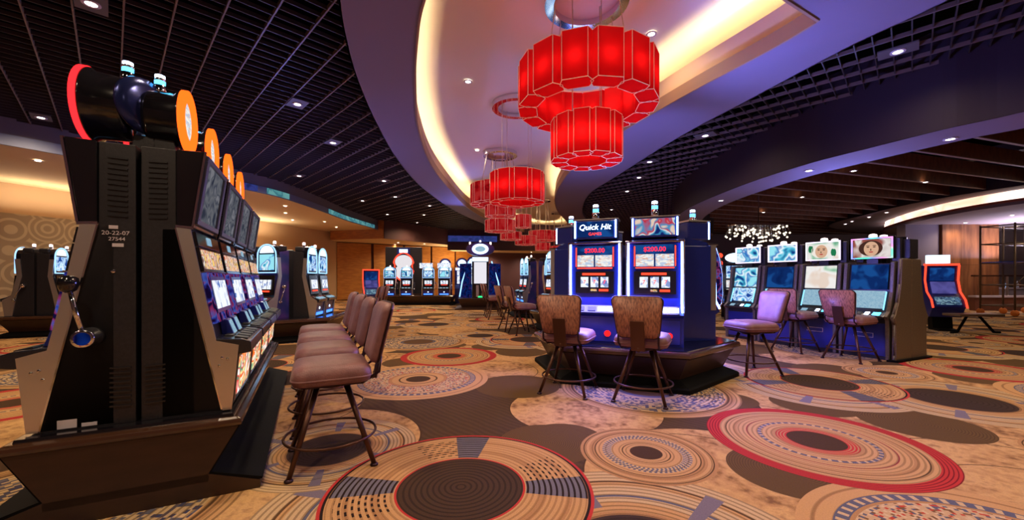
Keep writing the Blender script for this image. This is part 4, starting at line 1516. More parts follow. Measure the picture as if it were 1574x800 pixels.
def video_machine(top, upper, lower, led):
    t = empty('video_machine')
    h = .36
    out = [(0, 0), (.46, 0), (.46, .66), (.52, .70), (.52, .74), (.40, .82), (.30, 1.12), (.245, 1.62), (0, 1.62)]
    MB().prof([(0, 0), (.42, 0), (.42, .66), (.36, .80), (.26, 1.1), (.205, 1.6), (0, 1.6)], -h + .03, h - .03).build('cabinet', M['dark'], t)
    for s in (-1, 1):
        x0, x1 = (-h, -h + .055) if s < 0 else (h - .055, h)
        MB().prof([(0, 0), (.46, 0), (.47, .66), (.53, .72), (.44, .80), (.34, 1.12), (.285, 1.62), (0, 1.64)], x0, x1).build('side_fin', M['fin'], t, bevel=.01)
        MB().panel(.40, .82, .30, 1.12, min(s * .255, s * .265), max(s * .255, s * .265), .02, .0).build('light_line', M['led2'], t)
    MB().panel(.385, .84, .285, 1.13, -.25, .25, .02, 0).build('lower_screen', lower, t, bevel=.003)
    MB().panel(.28, 1.16, .225, 1.58, -.26, .26, .02, 0).build('upper_screen', upper, t, bevel=.003)
    dk = MB().prof([(.36, .78), (.42, .66), (.53, .69), (.535, .72), (.43, .79)], -h + .05, h - .05).build('button_deck', M['deck'], t, bevel=.006)
    for x, w, m in ((-.2, .05, 'cyan'), (-.07, .03, 'ledw'), (.04, .03, 'dark'), (.16, .05, 'touch')):
        MB().panel(.51, .735, .45, .775, x - w, x + w, .008).build('button', M[m], dk)
    lw = MB().box(-h + .06, h - .06, .42, .435, .06, .60).build('lower_door', M['navy'], t, bevel=.006)
    f = MB()
    for x0, x1, z0, z1 in ((-.13, .13, .42, .428), (-.13, .13, .35, .358), (-.138, -.13, .35, .428), (.13, .138, .35, .428)):
        f.box(x0, x1, .435, .44, z0, z1)
    f.build('badge_outline', M['silver'], lw)
    MB().box(-.08, .08, .04, .16, 1.6, 1.74).build('sign_post', M['dark'], t)
    sg = MB().box(-.30, .30, .10, .19, 1.68, 2.06).build('top_sign', M['gloss'], t, bevel=.01)
    MB().box(-.265, .265, .19, .197, 1.715, 2.025).build('sign_screen', top, sg)
    fr = MB()
    for x0, x1, z0, z1 in ((-.295, .295, 2.03, 2.05), (-.295, .295, 1.69, 1.71), (-.295, -.275, 1.71, 2.03), (.275, .295, 1.71, 2.03)):
        fr.box(x0, x1, .188, .205, z0, z1)
    fr.build('sign_light_frame', led, sg)
    MB().lathe([(.05, 0), (.06, .015), (.05, .05), (.02, .06)], 14).build('tower_light', M['white_soft'], t, loc=(0, .14, 2.06))
    MB().box(-h, -h + .1, .05, .13, 1.64, 2.02).build('sign_wing', M['black'], t)
    return t


M['fin'] = mat('taupe_side_fin', (112, 100, 92), .4, .3, noise=(50, (92, 84, 80), (1, 1, 1)))
M['led2'] = glow('ice_blue_line', (120, 200, 255), 2.)
M['white_soft'] = glow('soft_white_lamp', (255, 225, 220), 4.)
M['bronzepanel'] = mat('bronze_end_panel', (124, 104, 86), .4, .35, noise=(60, (104, 88, 74), (1, 1, 1)))
M['pinkled'] = glow('pink_white_led', (235, 215, 255), 2.2)
M['rainled'] = art('rainbow_led', [(90, 255, 210), (120, 160, 255), (255, 150, 220), (120, 255, 200)], 2.2, 2.2, const=False)
specs = [('face_art2', 'bluescreen', 'touch', 'rainled', 'video slot cabinet with warm portrait on its top sign, nearest in the right row'),
         ('face_art', 'face_art', 'touch', 'pinkled', 'video slot cabinet with pale figure and green on its screens, second in the right row'),
         ('teal_art', 'bluescreen', 'touch', 'pinkled', 'video slot cabinet with teal sign above a dark blue screen, third in its row'),
         ('teal_art', 'teal_art', 'cool_art', 'pinkled', 'video slot cabinet with teal artwork on all screens, far end of the right row')]
vids = []
for i, (a, b, c, d, lab) in enumerate(specs):
    o = video_machine(M[a], M[b], M[c], M[d])
    p = RC + RD * (.45 + .76 * i) - RP * .03
    o.location = (p.x, p.y, 0)
    o.rotation_euler = (0, 0, facing(-RP.x, -RP.y))
    tag(o, lab, 'slot machine', 'video cabinets of the right row')
    vids.append(o)
for i in range(4):
    o = copy_tree(vids[(i + 1) % 4])
    p = RC + RD * (.45 + .76 * i) + RP * .03
    o.location = (p.x, p.y, 0)
    o.rotation_euler = (0, 0, facing(RP.x, RP.y))
    tag(o, 'video slot cabinet on the rear side of the right row, %s from the near end' % ORD[i], 'slot machine', 'video cabinets facing away')
# shared curved end panel
ep = empty('end_panel', (RC.x, RC.y, 0), facing(-RP.x, -RP.y), 'bronze speckled curved end panel closing the near end of the right row', 'panel')
prof_e = [(.0, 0), (.50, 0), (.49, .10), (.485, .60), (.55, .70), (.50, .76), (.40, .95), (.33, 1.25), (.30, 1.66), (0, 1.67)]
for s in (-1, 1):
    pr = [(y * s, z) for y, z in prof_e]
    pr = [(pr[0][0] + s * .004, 0)] + pr[1:-1] + [(s * .004, 1.67)]
    MB().prof(pr, 0.0, .06).build('panel_half', M['bronzepanel'], ep, bevel=.01)
    e = MB()
    for a, b in zip(prof_e[1:-1], prof_e[2:]):
        L = math.hypot(b[0] - a[0], b[1] - a[1])
        e.tube([(.03, a[0] * s, a[1]), (.03, b[0] * s, b[1])], .016, 6)
    e.build('edge_bead', M['fin'], ep)
    MB().slab([(-.05, s * .0), (.08, s * .0), (.08, s * .60), (-.05, s * .54)], 0, .03).build('foot_plate', M['kick'], ep)
MB().box(.0, .09, -.20, .06, 1.68, 2.0).build('rear_box', M['black'], ep, bevel=.006)
MB().box(.091, .094, -.10, -.02, 1.80, 1.87).build('box_label', M['label'], ep)
ep.rotation_euler[2] = facing(-RP.x, -RP.y)

for k, (s, tt, lab) in enumerate([(.41, -.93, 'plum stool facing the nearest video cabinet of the right row'),
                                  (1.30, -.90, 'plum stool facing the second video cabinet, half hidden by a blue-lit stool back')]):
    p = RC + RD * s + RP * tt
    put_stool(p.x, p.y, RP.x, RP.y, lab, 'stools along the right row')


# ------------------------------------------------------------------ arch-topped slot machines of the background
def arch_machine(W=.62, handle=True, art1='cool_art', body='black', side='silver'):
    t = empty('slot_machine')
    h = W / 2
    MB().prof([(0, 0), (.42, 0), (.45, .34), (.30, .50), (.20, .90), (.22, 1.42), (0, 1.46)], -h + .02, h - .02).build('cabinet', M[body], t, bevel=.006)
    for s in (-1, 1):
        x0, x1 = (-h, -h + .022) if s < 0 else (h - .022, h)
        MB().prof([(.34, 0), (.46, 0), (.50, .36), (.36, .46), (.27, .90), (.30, 1.30), (.22, 1.30), (.19, .90), (.27, .46)], x0, x1).build('side_trim', M[side], t)
    # arched head
    arch = [(-h + .03, .98), (h - .03, .98)] + [((h - .03) * math.cos(a), 1.36 + (h - .05) * .85 * math.sin(a)) for a in [PI * k / 12 for k in range(13)]]
    mx = Matrix(((1, 0, 0, 0), (0, 0, 1, .20), (0, 1, 0, 0), (0, 0, 0, 1)))
    MB().slab(arch, -.02, .10, 0, mx).build('arched_head', M['gloss'], t)
    pts = [(x, .305, z) for x, z in arch]
    MB().tube(pts, .014, 6, closed=True).build('arch_light', M['archled'], t)
    cap = [(-h + .10, 1.40), (h - .10, 1.40)] + [((h - .10) * math.cos(a), 1.40 + (h - .10) * .75 * math.sin(a)) for a in [PI * k / 8 for k in range(1, 8)]]
    MB().slab(cap, .10, .108, 0, mx).build('arch_sign', M['ledw_soft'], t)
    MB().box(-h + .09, h - .09, .30, .308, 1.03, 1.37).build('upper_screen', M[art1], t)
    rf = MB().panel(.31, .50, .27, .92, -h + .05, h - .05, .02, .03).build('reel_glass', M['gloss'], t)
    for k in (-1, 0, 1):
        MB().panel(.302, .62, .283, .82, k * .13 - .055, k * .13 + .055, .006, .055).build('reel', M['reel'], rf)
    MB().panel(.306, .56, .303, .59, -.15, .15, .006, .055).build('title_light', M['redled'], rf)
    d = MB().prof([(.30, .36), (.30, .50), (.44, .43), (.54, .39), (.53, .33), (.46, .32)], -h + .02, h - .02).build('button_deck', M['deck'], t, bevel=.006)
    for x in (-.15, 0, .15):
        MB().panel(.52, .402, .44, .432, x - .05, x + .05, .01).build('button', M['touch'], d)
    lw = MB().panel(.425, .02, .455, .31, -h + .05, h - .05, .012).build('lower_door', M['navy'], t)
    MB().lathe([(.035, 0), (.03, .01)], 12, 0, Matrix.Translation((0, .452, .19)) @ Matrix.Rotation(-PI / 2, 4, 'X')).build('round_light', M['ledw_soft'], lw)
    MB().panel(.437, .04, .445, .10, -h + .09, h - .09, .006, .012).build('door_light', M['led_soft'], lw)
    MB().slab([(-h + .04, .02), (h - .04, .02), (h - .04, .2), (-h + .04, .2)], 1.44, 1.56).build('rear_hood', M['black'], t, bevel=.03)
    MB().lathe([(.03, 0), (.03, .05), (.02, .05)], 12).build('tower_light', M['chrome'], t, loc=(0, .12, 1.56))
    MB().lathe([(.03, 0), (.03, .05), (.02, .06)], 12).build('tower_lamp', M['white_soft'], t, loc=(0, .12, 1.61))
    if handle:
        b = MB().lathe([(.05, 0), (.045, .04), (.03, .07)], 14, 0, Matrix.Translation((-h, .16, .68)) @ Matrix.Rotation(-PI / 2, 4, 'Y')).build('lever_boss', M['chrome'], t)
        MB().tube([(-h - .06, .16, .68), (-h - .075, .22, .55), (-h - .08, .28, .38)], .010, 8).build('lever_rod', M['chrome'], b)
        MB().ball((-h - .08, .28, .36), .035).build('lever_knob', M['chrome'], b)
    return t


M['archled'] = glow('pale_blue_arch_light', (150, 200, 255), 1.6)
M['ledw_soft'] = glow('pale_sign_light', (205, 228, 255), 1.8)
M['led_soft'] = glow('blue_door_light', (70, 130, 255), 2.)
M['blueside'] = mat('blue_printed_side', (34, 48, 130), .35, noise=(3, (90, 60, 150), (1, 1, 1)), coat=.3)
arch_black = arch_machine()
arch_blue = arch_machine(body='blueside', art1='teal_art')
used = {}


def place(src, x, y, nx, ny, label, group, z=zb, cat='slot machine'):
    o = src if not used.get(id(src)) else copy_tree(src)
    used[id(src)] = True
    o.location = (x, y, z)
    o.rotation_euler = (0, 0, facing(nx, ny))
    tag(o, label, cat, group)
    return o


def pod(c, a0, src, labels, group, base_label, keep=None):
    island_base(pod_poly(c, a0, 1.2, .74), base_label)
    fr = pod_frame(c, a0)
    for (k, s), lab in labels.items():
        n, tg = fr[k]
        p = Vector(c) + n * .42 + tg * (.36 * s)
        place(src[k] if isinstance(src, (list, tuple)) else src, p.x, p.y, n.x, n.y, lab, group)


# pod behind the far end of the left row
pod((-5.30, 9.35), -112, [arch_blue, arch_black, arch_black],
    {(0, 1): 'blue arch-topped slot machine with pull lever, left of the dark pair',
     (0, -1): 'blue arch-topped slot machine just beyond the end of the left row',
     (1, -1): 'arch-topped slot machine with lit reels, left one of the pair behind the near stools',
     (1, 1): 'arch-topped slot machine with lit reels, right one of the pair behind the near stools',
     (2, 0): 'arch-topped slot machine on the rear of the pod behind the left row'},
    'arch-topped machines behind the left row', 'dark brown base under the arch-topped machines behind the left row')
# double row at the far left edge
FS = Vector((-11.0, 9.2))
cs = [FS + LD * a + LPp * b for a, b in ((-.12, .6), (1.6, .6), (1.6, -.6), (-.12, -.6))]
island_base([tuple(c) for c in cs], 'dark brown base under the machines at the far left edge')
for sd, k, lab in ((1, 0, 'bright-screened slot machine at the far left edge seen obliquely, nearer of two'), (1, 1, 'bright-screened slot machine at the far left edge seen obliquely, farther of two'),
                   (-1, 0, 'dark slot machine at the left edge, showing its flank with a pull lever'), (-1, 1, 'dark slot machine behind the flank with pull lever at the left edge')):
    p = FS + LD * (.35 + .7 * k) + LPp * .02 * sd
    place(arch_black, p.x, p.y, LPp.x * sd, LPp.y * sd, lab, 'machines at the far left edge')
# pod right of the aisle, behind the central pod
pod((1.85, 10.7), -160, arch_black,
    {(0, 1): 'arch-topped slot machine just left of the central pod, right one of the two facing left',
     (0, -1): 'arch-topped slot machine just left of the central pod, left one of the two facing left',
     (1, -1): 'arch-topped slot machine behind the central pod, facing the camera side',
     (1, 1): 'arch-topped slot machine behind the central pod, second facing the camera side'},
    'arch-topped machines behind the central pod', 'dark base under the arch-topped machines left of the central pod')
# farther pod beyond it
pod((1.15, 14.6), -170, arch_blue,
    {(0, 1): 'small slot machine with glowing arch right of the feature machine, nearer',
     (0, -1): 'small slot machine with glowing arch right of the tall feature machine, farther',
     (1, -1): 'small distant slot machine with pull lever in front of the plum wall, nearer one',
     (1, 1): 'small distant slot machine in front of the plum wall, farther one'},
    'distant machines right of the tall sign machine', 'dark base under the small distant machines right of the tall sign machine')
# row at the back left
E0 = (-4.85, 20.9)
island_base([(-6.75, 19.9), (-2.95, 20.0), (-2.95, 21.6), (-6.75, 21.6)], 'dark base under the row of four distant blue machines in front of the gold wall')
for i, x in enumerate((-6.2, -5.35, -4.25, -3.45)):
    place(arch_blue if i != 2 else arch_black, x, 20.45, .12, -1, 'distant slot machine before the gold wall, %s from the left in its row' % ORD[i], 'distant row before the gold wall').scale = (1, 1, .90)
# right rear
pod((6.3, 15.2), -140, arch_black,
    {(0, 0): 'distant slot machine seen between the central pod and the right row',
     (1, 0): 'distant slot machine behind the far end of the right row'},
    'distant machines behind the right row', 'dark base under the distant machines behind the right row')
for o in (arch_black, arch_blue):
    if not used.get(id(o)):
        bpy.data.objects.remove(o)

# stools of the background machines
fr = pod_frame((1.85, 10.7), -160)
n, tg = fr[0]
for s, lab in ((1, 'distant plum stool seen from the side left of the central pod, nearer one'), (-1, 'distant plum stool seen from the side left of the central pod, farther one')):
    p = Vector((1.85, 10.7)) + n * 1.78 + tg * (.40 * s)
    put_stool(p.x - .05, p.y, -n.x, -n.y, lab, 'stools left of the central pod')
fr = pod_frame((1.15, 14.6), -170)
n, tg = fr[0]
for s, lab in ((1, 'tiny stool in front of the tall sign machine, nearer of two'), (-1, 'tiny stool in front of the tall sign machine, farther of two')):
    p = Vector((1.15, 14.6)) + n * 1.8 + tg * (.45 * s)
    put_stool(p.x, p.y - .5, -n.x, -n.y, lab, 'stools before the distant machines')
fr = pod_frame((-5.30, 9.35), -112)
n, tg = fr[1]
for s, lab in ((-1, 'plum stool before the arch-topped pair beyond the near stools, right one'), (1, 'plum stool before the arch-topped pair beyond the near stools, left one')):
    p = Vector((-5.30, 9.35)) + n * 1.85 + tg * (.40 * s)
    put_stool(p.x, p.y, -n.x, -n.y, lab, 'stools of the arch-topped pair')


# ------------------------------------------------------------------ tall feature machines
def oval_plate(mb, rx, rz, cz, y0, y1, cx=0, n=28):
    mx = Matrix(((1, 0, 0, cx), (0, 0, 1, 0), (0, 1, 0, cz), (0, 0, 0, 1)))
    return mb.slab([(rx * math.cos(2 * PI * k / n), rz * math.sin(2 * PI * k / n)) for k in range(n)], y0, y1, 0, mx)


ct = empty('feature_machine', (-1.42, 17.9, 0), facing(.08, -1), 'tall feature slot machine with oval lit crown and blue side wings in the middle distance', 'slot machine')
ring_stack([(-.95, -.8), (.95, -.8), (.95, .8), (-.95, .8)], [(.12, 0), (.12, .06), (-.15, .12), (-.02, .40), (0, .48), (-.03, .49)]).build('base', M['basewood'], ct)
MB().box(-.36, .36, -.3, .55, .49, 2.28).build('tower', M['gloss'], ct, bevel=.02)
MB().box(-.27, .27, .55, .57, 1.12, 2.05).build('tall_screen', glow('white_wheel_screen', (236, 232, 240), .85), ct)
MB().prof([(.55, 2.08), (.66, 2.10), (.60, 2.26), (.55, 2.26)], -.34, .34).build('canopy_light', M['ledw_soft'], ct)
for s in (-1, 1):
    MB().slab([(s * .38, .45), (s * .38, -.3), (s * .95, -.2), (s * .95, .1)], .49, .52).slab([(s * .38, .45), (s * .38, .30), (s * .85, -.2), (s * .92, -.1)], .52, 2.0).build('side_wing', M['blueart'], ct)
    MB().tube([(s * .92, .02, .5), (s * .80, .06, 1.2), (s * .50, .2, 2.1)], .03, 6).build('wing_edge_light', M['archled'], ct)
    MB().box(s * .12 - .06, s * .12 + .06, .55, .62, .55, 1.05).build('lower_cabinet', M['silver'], ct)
MB().box(-.10, .10, .60, .62, .52, .58).build('green_floor_light', glow('green_glow', (40, 220, 120), 2.), ct)
cr_ = oval_plate(MB(), .62, .30, 2.62, .1, .5).build('crown', M['blueside'], ct)
oval_plate(MB(), .36, .23, 2.62, .5, .52).build('crown_sign', M['ledw_soft'], cr_)
oval_plate(MB(), .22, .12, 2.62, .52, .53).build('crown_emblem', M['touch'], cr_)
for x in (-.45, 0, .45):
    MB().lathe([(.035, 0), (.035, .16)], 10).build('tower_light', M['white_soft'], ct, loc=(x, .3, 2.85 - abs(x) * .15))

for (x, y, lab) in ((-3.75, 22.6, 'tall distant machine with round lit crown, left one beside the plum wall'), (-2.75, 22.0, 'tall distant machine with round lit crown, right one beside the plum wall'),
                    (-2.0, 20.5, 'tall distant machine behind the left wing of the oval-crowned one')):
    t = empty('tall_slot_machine', (x, y, 0), facing(.12, -1), lab, 'slot machine', 'tall round-crowned machines')
    MB().prof([(0, 0), (.7, 0), (.72, .8), (.5, 1.0), (.45, 1.9), (0, 1.95)], -.38, .38).build('cabinet', M['navy'], t, bevel=.01)
    MB().panel(.5, 1.05, .46, 1.75, -.26, .26, .02).build('game_screen', M['slot_pale'] if 'slot_pale' in M else M['reel'], t)
    MB().panel(.48, 1.78, .45, 1.9, -.34, .34, .03).build('lit_band', M['ledw_soft'], t)
    oval_plate(MB(), .32, .30, 2.15, .15, .45).build('round_crown', M['blueside'], t)
    oval_plate(MB(), .22, .20, 2.15, .45, .47).build('crown_sign', M['ledw_soft'], t)
    MB().box(-.06, .06, .72, .74, .9, 1.0).build('round_light', M['ledw_soft'], t)

sg = empty('figure_eight_sign', (-5.75, 21.3, 0), facing(.1, -1), 'tall dark sign with glowing figure-eight outline above the distant row', 'sign')
MB().box(-.95, .95, -.1, .1, .5, 3.0).build('sign_board', M['black'], sg, bevel=.02)
MB().box(-.33, .33, .1, .16, 2.62, 2.95).build('sign_head', M['navy'], sg)
MB().box(-.22, .22, .16, .17, 2.7, 2.88).build('head_sign', M['ledw_soft'], sg)
b = MB()
oval_plate(b, .44, .36, 2.22, .1, .14)
oval_plate(b, .52, .40, 1.65, .1, .135)
b.build('figure_eight_face', M['white_face'] if 'white_face' in M else glow('white_wheel_face', (238, 232, 236), .8), sg)
pts = []
for k in range(40):
    a = 2 * PI * k / 40
    r = 1 + .0 * a
    x = .54 * math.sin(a) * (1 - .22 * abs(math.cos(a)) ** 8)
    z = 1.95 + .74 * math.cos(a)
    if abs(z - 1.95) < .16:
        x *= .84
    pts.append((x, .15, z))
MB().tube(pts, .035, 6, closed=True).build('outline_light', M['redled'], sg)
for i, (x, lab) in enumerate(((-4.55, 'small white lit sign above the distant row, left one'), (-3.6, 'small white lit sign above the distant row, right one'))):
    t = empty('small_lit_sign', (x, 21.2, 0), 0, lab, 'sign', 'small lit signs above the distant row')
    MB().box(-.06, .06, -.05, .05, .49, 1.9).build('post', M['black'], t)
    MB().box(-.34, .34, -.06, .06, 1.88, 2.15).build('sign_box', M['white_face'] if 'white_face' in M else M['reel'], t)

# curved cabinets with red light edges
def curve_machine(x, y, nx, ny, lab, sc=1.):
    t = empty('curved_video_machine', (x, y, 0), facing(nx, ny), lab, 'slot machine')
    t.scale = (sc, sc, sc)
    P_ = [(0, .35), (.35, .35), (.50, .62), (.42, .80), (.24, 1.0), (.16, 1.3), (.20, 1.68), (.0, 1.7)]
    MB().prof(P_, -.32, .32).build('cabinet', M['navy'], t, bevel=.01)
    MB().prof([(.05, 0), (.5, 0), (.5, .04), (.25, .06), (.22, .36), (.02, .36)], -.2, .2).build('pedestal', M['kick'], t)
    MB().panel(.30, .95, .20, 1.25, -.24, .24, .02, .01).build('lower_screen', M['violet'], t)
    MB().panel(.19, 1.28, .215, 1.62, -.24, .24, .02, .0).build('upper_screen', M['bluescreen'], t)
    MB().panel(.50, .68, .38, .86, -.24, .24, .02).build('button_deck', M['touch2'], t)
    for s in (-1, 1):
        MB().tube([(s * .33, .53, .60), (s * .33, .46, .80), (s * .33, .27, 1.0), (s * .33, .19, 1.3), (s * .33, .23, 1.69)], .022, 6).build('red_edge_light', M['redled'], t)
    MB().box(-.34, .34, .15, .24, 1.68, 1.73).build('red_edge_light', M['redled'], t)
    return t


M['violet'] = art('violet_screen', [(70, 70, 140), (90, 84, 160), (110, 104, 190)], 4, .8, const=False)
M['touch2'] = art('deck_lights', [(30, 40, 60), (120, 160, 200), (40, 60, 90), (150, 190, 210)], 12, .8)
M['slot_pale'] = M['reel']
t = curve_machine(11.25, 10.6, -.35, -.94, 'dark curved video machine edged in red light, alone beyond the right row')
MB().box(-.22, .22, -.02, .1, 1.74, 1.96).build('white_top_lamp', M['ledw_soft'], t)
tt = empty('drink_ledge', (11.35, 9.85, 0), 0, 'low bronze-edged bench with splayed feet in front of the red-edged machine at right', 'bench')
MB().slab([(-.55, -.2), (.55, -.2), (.55, .2), (-.55, .2)], .42, .48).build('bench_top', M['bronzepanel'], tt, bevel=.01)
for s in (-1, 1):
    MB().tube([(s * .15, 0, .42), (s * .45, -.05, .03), (s * .6, -.05, .02)], .03, 6).build('leg', M['kick'], tt)
curve_machine(-6.1, 17.2, .5, -.86, 'distant curved video machine edged in red light left of the gold-wall row', 1.0)

# flank machine beside the red sign behind the central pod
rs = empty('tall_red_sign', (7.35, 13.3, 0), facing(-.3, -.95), 'slim slot machine with white oval topper and red lights, seen right of the central pod', 'slot machine')
MB().prof([(0, 0), (.5, 0), (.5, .8), (.35, 1.0), (.3, 1.85), (0, 1.85)], -.36, .36).build('cabinet', M['gloss'], rs, bevel=.01)
for z0, z1, m in ((1.35, 1.75, 'cool_art'), (1.05, 1.28, 'paytable'), (.86, .99, 'paytable')):
    MB().panel(.36, z0, .33, z1, -.27, .27, .03).build('game_screen', M[m], rs)
oval_plate(MB(), .28, .15, 2.02, .2, .3).build('oval_topper', M['ledw_soft'], rs)
for s in (-1, 1):
    MB().ball((s * .42, .2, 2.1), .08).ball((s * .42, .2, 1.85), .08).build('red_round_light', M['redled'], rs)


# ------------------------------------------------------------------ red chandeliers
def lobe_ring(parent, R, n, z0, z1, depth, fine=True, bulbs=True, shade='shade'):
    """n six-sided lamp boxes set in a ring; each box is a part, its metal edges and bulb sub-parts"""
    w = 2 * R * math.tan(PI / n)
    wi = 2 * (R - depth) * math.tan(PI / n)
    g_ = .475
    pl = [(wi * .42, -depth), (wi * .5, -depth * .85), (w * g_, -depth * .5), (w * .36, 0), (-w * .36, 0), (-w * g_, -depth * .5), (-wi * .5, -depth * .85), (-wi * .42, -depth)]
    mb = MB()
    k = len(pl)
    vs = [(x, y, z0) for x, y in pl] + [(x, y, z1) for x, y in pl]
    fs = [(i, (i + 1) % k, k + (i + 1) % k, k + i) for i in range(k)] + [tuple(range(k))[::-1]]
    mb.add(vs, fs)
    me = mb.mesh('lamp_shade', M[shade])
    em = MB()
    r = .0045 if fine else .005
    for x, y in (pl[2], pl[3], pl[4], pl[5]):
        em.tube([(x, y, z0), (x, y, z1)], r, 4)
    for z in (z0, z1):
        for i in range(k):
            if z == z0 or 1 < i < 5:
                em.tube([(*pl[i], z), (*pl[(i + 1) % k], z)], r, 4, caps=False)
    eme = em.mesh('metal_edges', M['gold'])
    bme = MB().ball((0, -depth * .5, (z0 + z1) / 2 - .02), .035, n=8).mesh('bulb', M['bulb']) if bulbs else None
    for i in range(n):
        a = 2 * PI * (i + .5) / n
        o = bpy.data.objects.new('lamp_shade', me)
        COL.objects.link(o)
        o.parent = parent
        o.location = (R * math.cos(a), R * math.sin(a), 0)
        o.rotation_euler = (0, 0, a - PI / 2)
        e = bpy.data.objects.new('metal_edges', eme)
        COL.objects.link(e)
        e.parent = o
        if bme:
            bb = bpy.data.objects.new('bulb', bme)
            COL.objects.link(bb)
            bb.parent = o


M['bulb'] = glow('warm_bulb', (255, 140, 120), 24.)


def chandelier(x, y, label, tiers, rc, rods=4, fine=True, shade='shade'):
    """tiers: (R, n, z0, z1, depth)"""
    t = empty('chandelier', (x, y, 0), .12, label, 'chandelier', 'red drum chandeliers under the cove')
    zc = Z(H_COVE)
    c = MB().ringband(rc - .13, rc, zc - .12, zc - .01, 40).build('canopy_ring', M['chrome'], t)
    MB().lathe([(rc - .13, zc - .025), (rc - .13, zc - .015)], 32).build('canopy_plate', MC['cove'], t)
    for (R, n, z0, z1, d) in tiers:
        lobe_ring(t, R, n, z0, z1, d, fine, fine, shade)
        for k in range(rods):
            a = 2 * PI * k / rods + .5
            MB().tube([((R - d) * math.cos(a), (R - d) * math.sin(a), z1), (min(R - d, rc - .07) * math.cos(a), min(R - d, rc - .07) * math.sin(a), zc - .03)], .007 if fine else .011, 5).build('hanging_rod', M['rod'], t)
        hp = MB()
        hp.ringband(R - d - .01, R - d + .01, z1 - .02, z1, 32)
        hp.build('ring_frame', M['gold'], t)
    return t


chandelier(1.07, 5.75, 'large two-tier red drum chandelier, nearest and biggest, at top centre',
           [(.97, 14, Z(2.42), Z(3.02), .26), (.50, 11, Z(1.68), Z(2.25), .22)], .60)
chandelier(.12, 9.3, 'red ring chandelier hanging just behind and left of the biggest one', [(.62, 10, Z(1.75), Z(2.42), .2)], .58)
chandelier(-.38, 12.9, 'two-tier red chandelier third from the camera, with stacked lower drums',
           [(.95, 14, Z(2.36), Z(2.98), .26), (.48, 10, Z(1.98), Z(2.32), .2), (.48, 10, Z(1.50), Z(1.86), .2)], .55, fine=False, shade='shade_far')
for (x, y, lab, tr) in ((.42, 14.7, 'small red drum lamp behind the stacked lower drums', [(.28, 8, Z(1.85), Z(2.32), .12)]),
                        (-.05, 16.2, 'small red drum chandelier hanging low beneath the stacked one', [(.42, 9, Z(1.55), Z(1.86), .16)]),
                        (.65, 18.6, 'red drum chandelier left of the widest distant one', [(.50, 10, Z(1.55), Z(1.95), .18)]),
                        (1.58, 20.5, 'wide distant red ring chandelier with a smaller drum below', [(.72, 12, Z(1.92), Z(2.40), .22), (.38, 9, Z(1.42), Z(1.80), .16)]),
                        (2.80, 24.4, 'farthest red drum chandelier, just left of the central pod signs', [(.50, 10, Z(1.60), Z(1.95), .18)])):
    chandelier(x, y, lab, tr, .4, fine=False, shade='shade_far')

# cluster of little glass globes at the right
gc = empty('globe_chandelier', (8.75, 14.2, 0), 0, 'sparkling chandelier of many small glass globes above the right row', 'chandelier')
MB().tube([(0, 0, 3.25), (0, 0, 5.89)], .02, 8).build('stem', M['bronze'], gc)
MB().slab([(-1.0, -.35), (1.0, -.35), (1.0, .35), (-1.0, .35)], 3.2, 3.25).build('top_plate', M['chrome'], gc)
gm = MB().ball((0, 0, 0), .032, n=8).mesh('glass_globe', glow('globe_light', (255, 236, 205), 2.2))
wm = MB()
rr = random.Random(3)
for i in range(90):
    x, y = rr.uniform(-1.05, 1.05), rr.uniform(-.4, .4)
    z = 2.62 + .45 * rr.random() + .12 * abs(x)
    o = bpy.data.objects.new('glass_globe', gm)
    COL.objects.link(o)
    o.parent = gc
    o.location = (x, y, z)
    wm.tube([(x * .9, y * .9, 3.2), (x, y, z + .04)], .003, 3, caps=False)
tag(wm.build('wires', M['chrome'], gc), kind='stuff')

# ------------------------------------------------------------------ led ribbons on fascias
def ribbon(pts, z0, z1, m, lab, th=-.03):
    o = wallstrip(pts, z0, z1, th).build('led_ribbon', m)
    return tag(o, lab, 'light display', 'light ribbons on the ceiling fascias')


teal_led = art('teal_led_ribbon', [(60, 110, 130), (110, 190, 195), (70, 140, 160), (130, 205, 205)], 3, .7, const=False)
blue_led = art('blue_led_ribbon', [(50, 60, 130), (80, 90, 190), (60, 80, 160)], 3, .55, const=False)
i0 = [i for i, p in enumerate(left_edge) if 16.5 < p[1] < 21.9]
ribbon(offset_loop([left_edge[i] for i in i0], .07, False), Z(2.70), Z(2.88), teal_led, 'teal glowing ribbon on the curved fascia before the orange bulkhead', .02)
i0 = [i for i, p in enumerate(left_edge) if 12.6 < p[1] < 13.9]
ribbon(offset_loop([left_edge[i] for i in i0], .07, False), Z(2.70), Z(2.88), teal_led, 'short teal glowing patch on the curved fascia above the left row', .02)
i0 = [i for i, p in enumerate(left_edge) if 10.6 < p[1] < 12.5]
ribbon(offset_loop([left_edge[i] for i in i0], .07, False), Z(2.70), Z(2.88), blue_led, 'deep blue glowing stretch of the curved fascia left of the teal patch', .02)
ribbon([(-4.2, 26.30), (-1.0, 26.68)], Z(2.42), Z(2.8), blue_led, 'violet-blue glowing ribbon at the end of the brown bulkhead', .03)

# wall sconces
for i, (x, y, z, lab) in enumerate(((-14.25, 10.5, 2.55, 'small warm sconce on the wood pilaster at the far left'), (-6.5, 26.5, 2.05, 'small warm wall light on the gold wall, left one'),
                                    (-5.6, 27.2, 2.2, 'small warm wall light on the gold wall, right one'))):
    t = empty('wall_sconce', (x, y, z), 0, lab, 'wall light', 'warm wall lights')
    MB().box(-.05, .05, -.02, .1, -.12, -.08).build('bracket', M['bronze'], t)
    MB().lathe([(.05, -.08), (.07, .1), (.06, .12)], 14).build('lamp_shade', glow('warm_sconce', (255, 190, 110), 5.) if i == 0 else bpy.data.materials['warm_sconce'], t, loc=(0, -.08, 0))

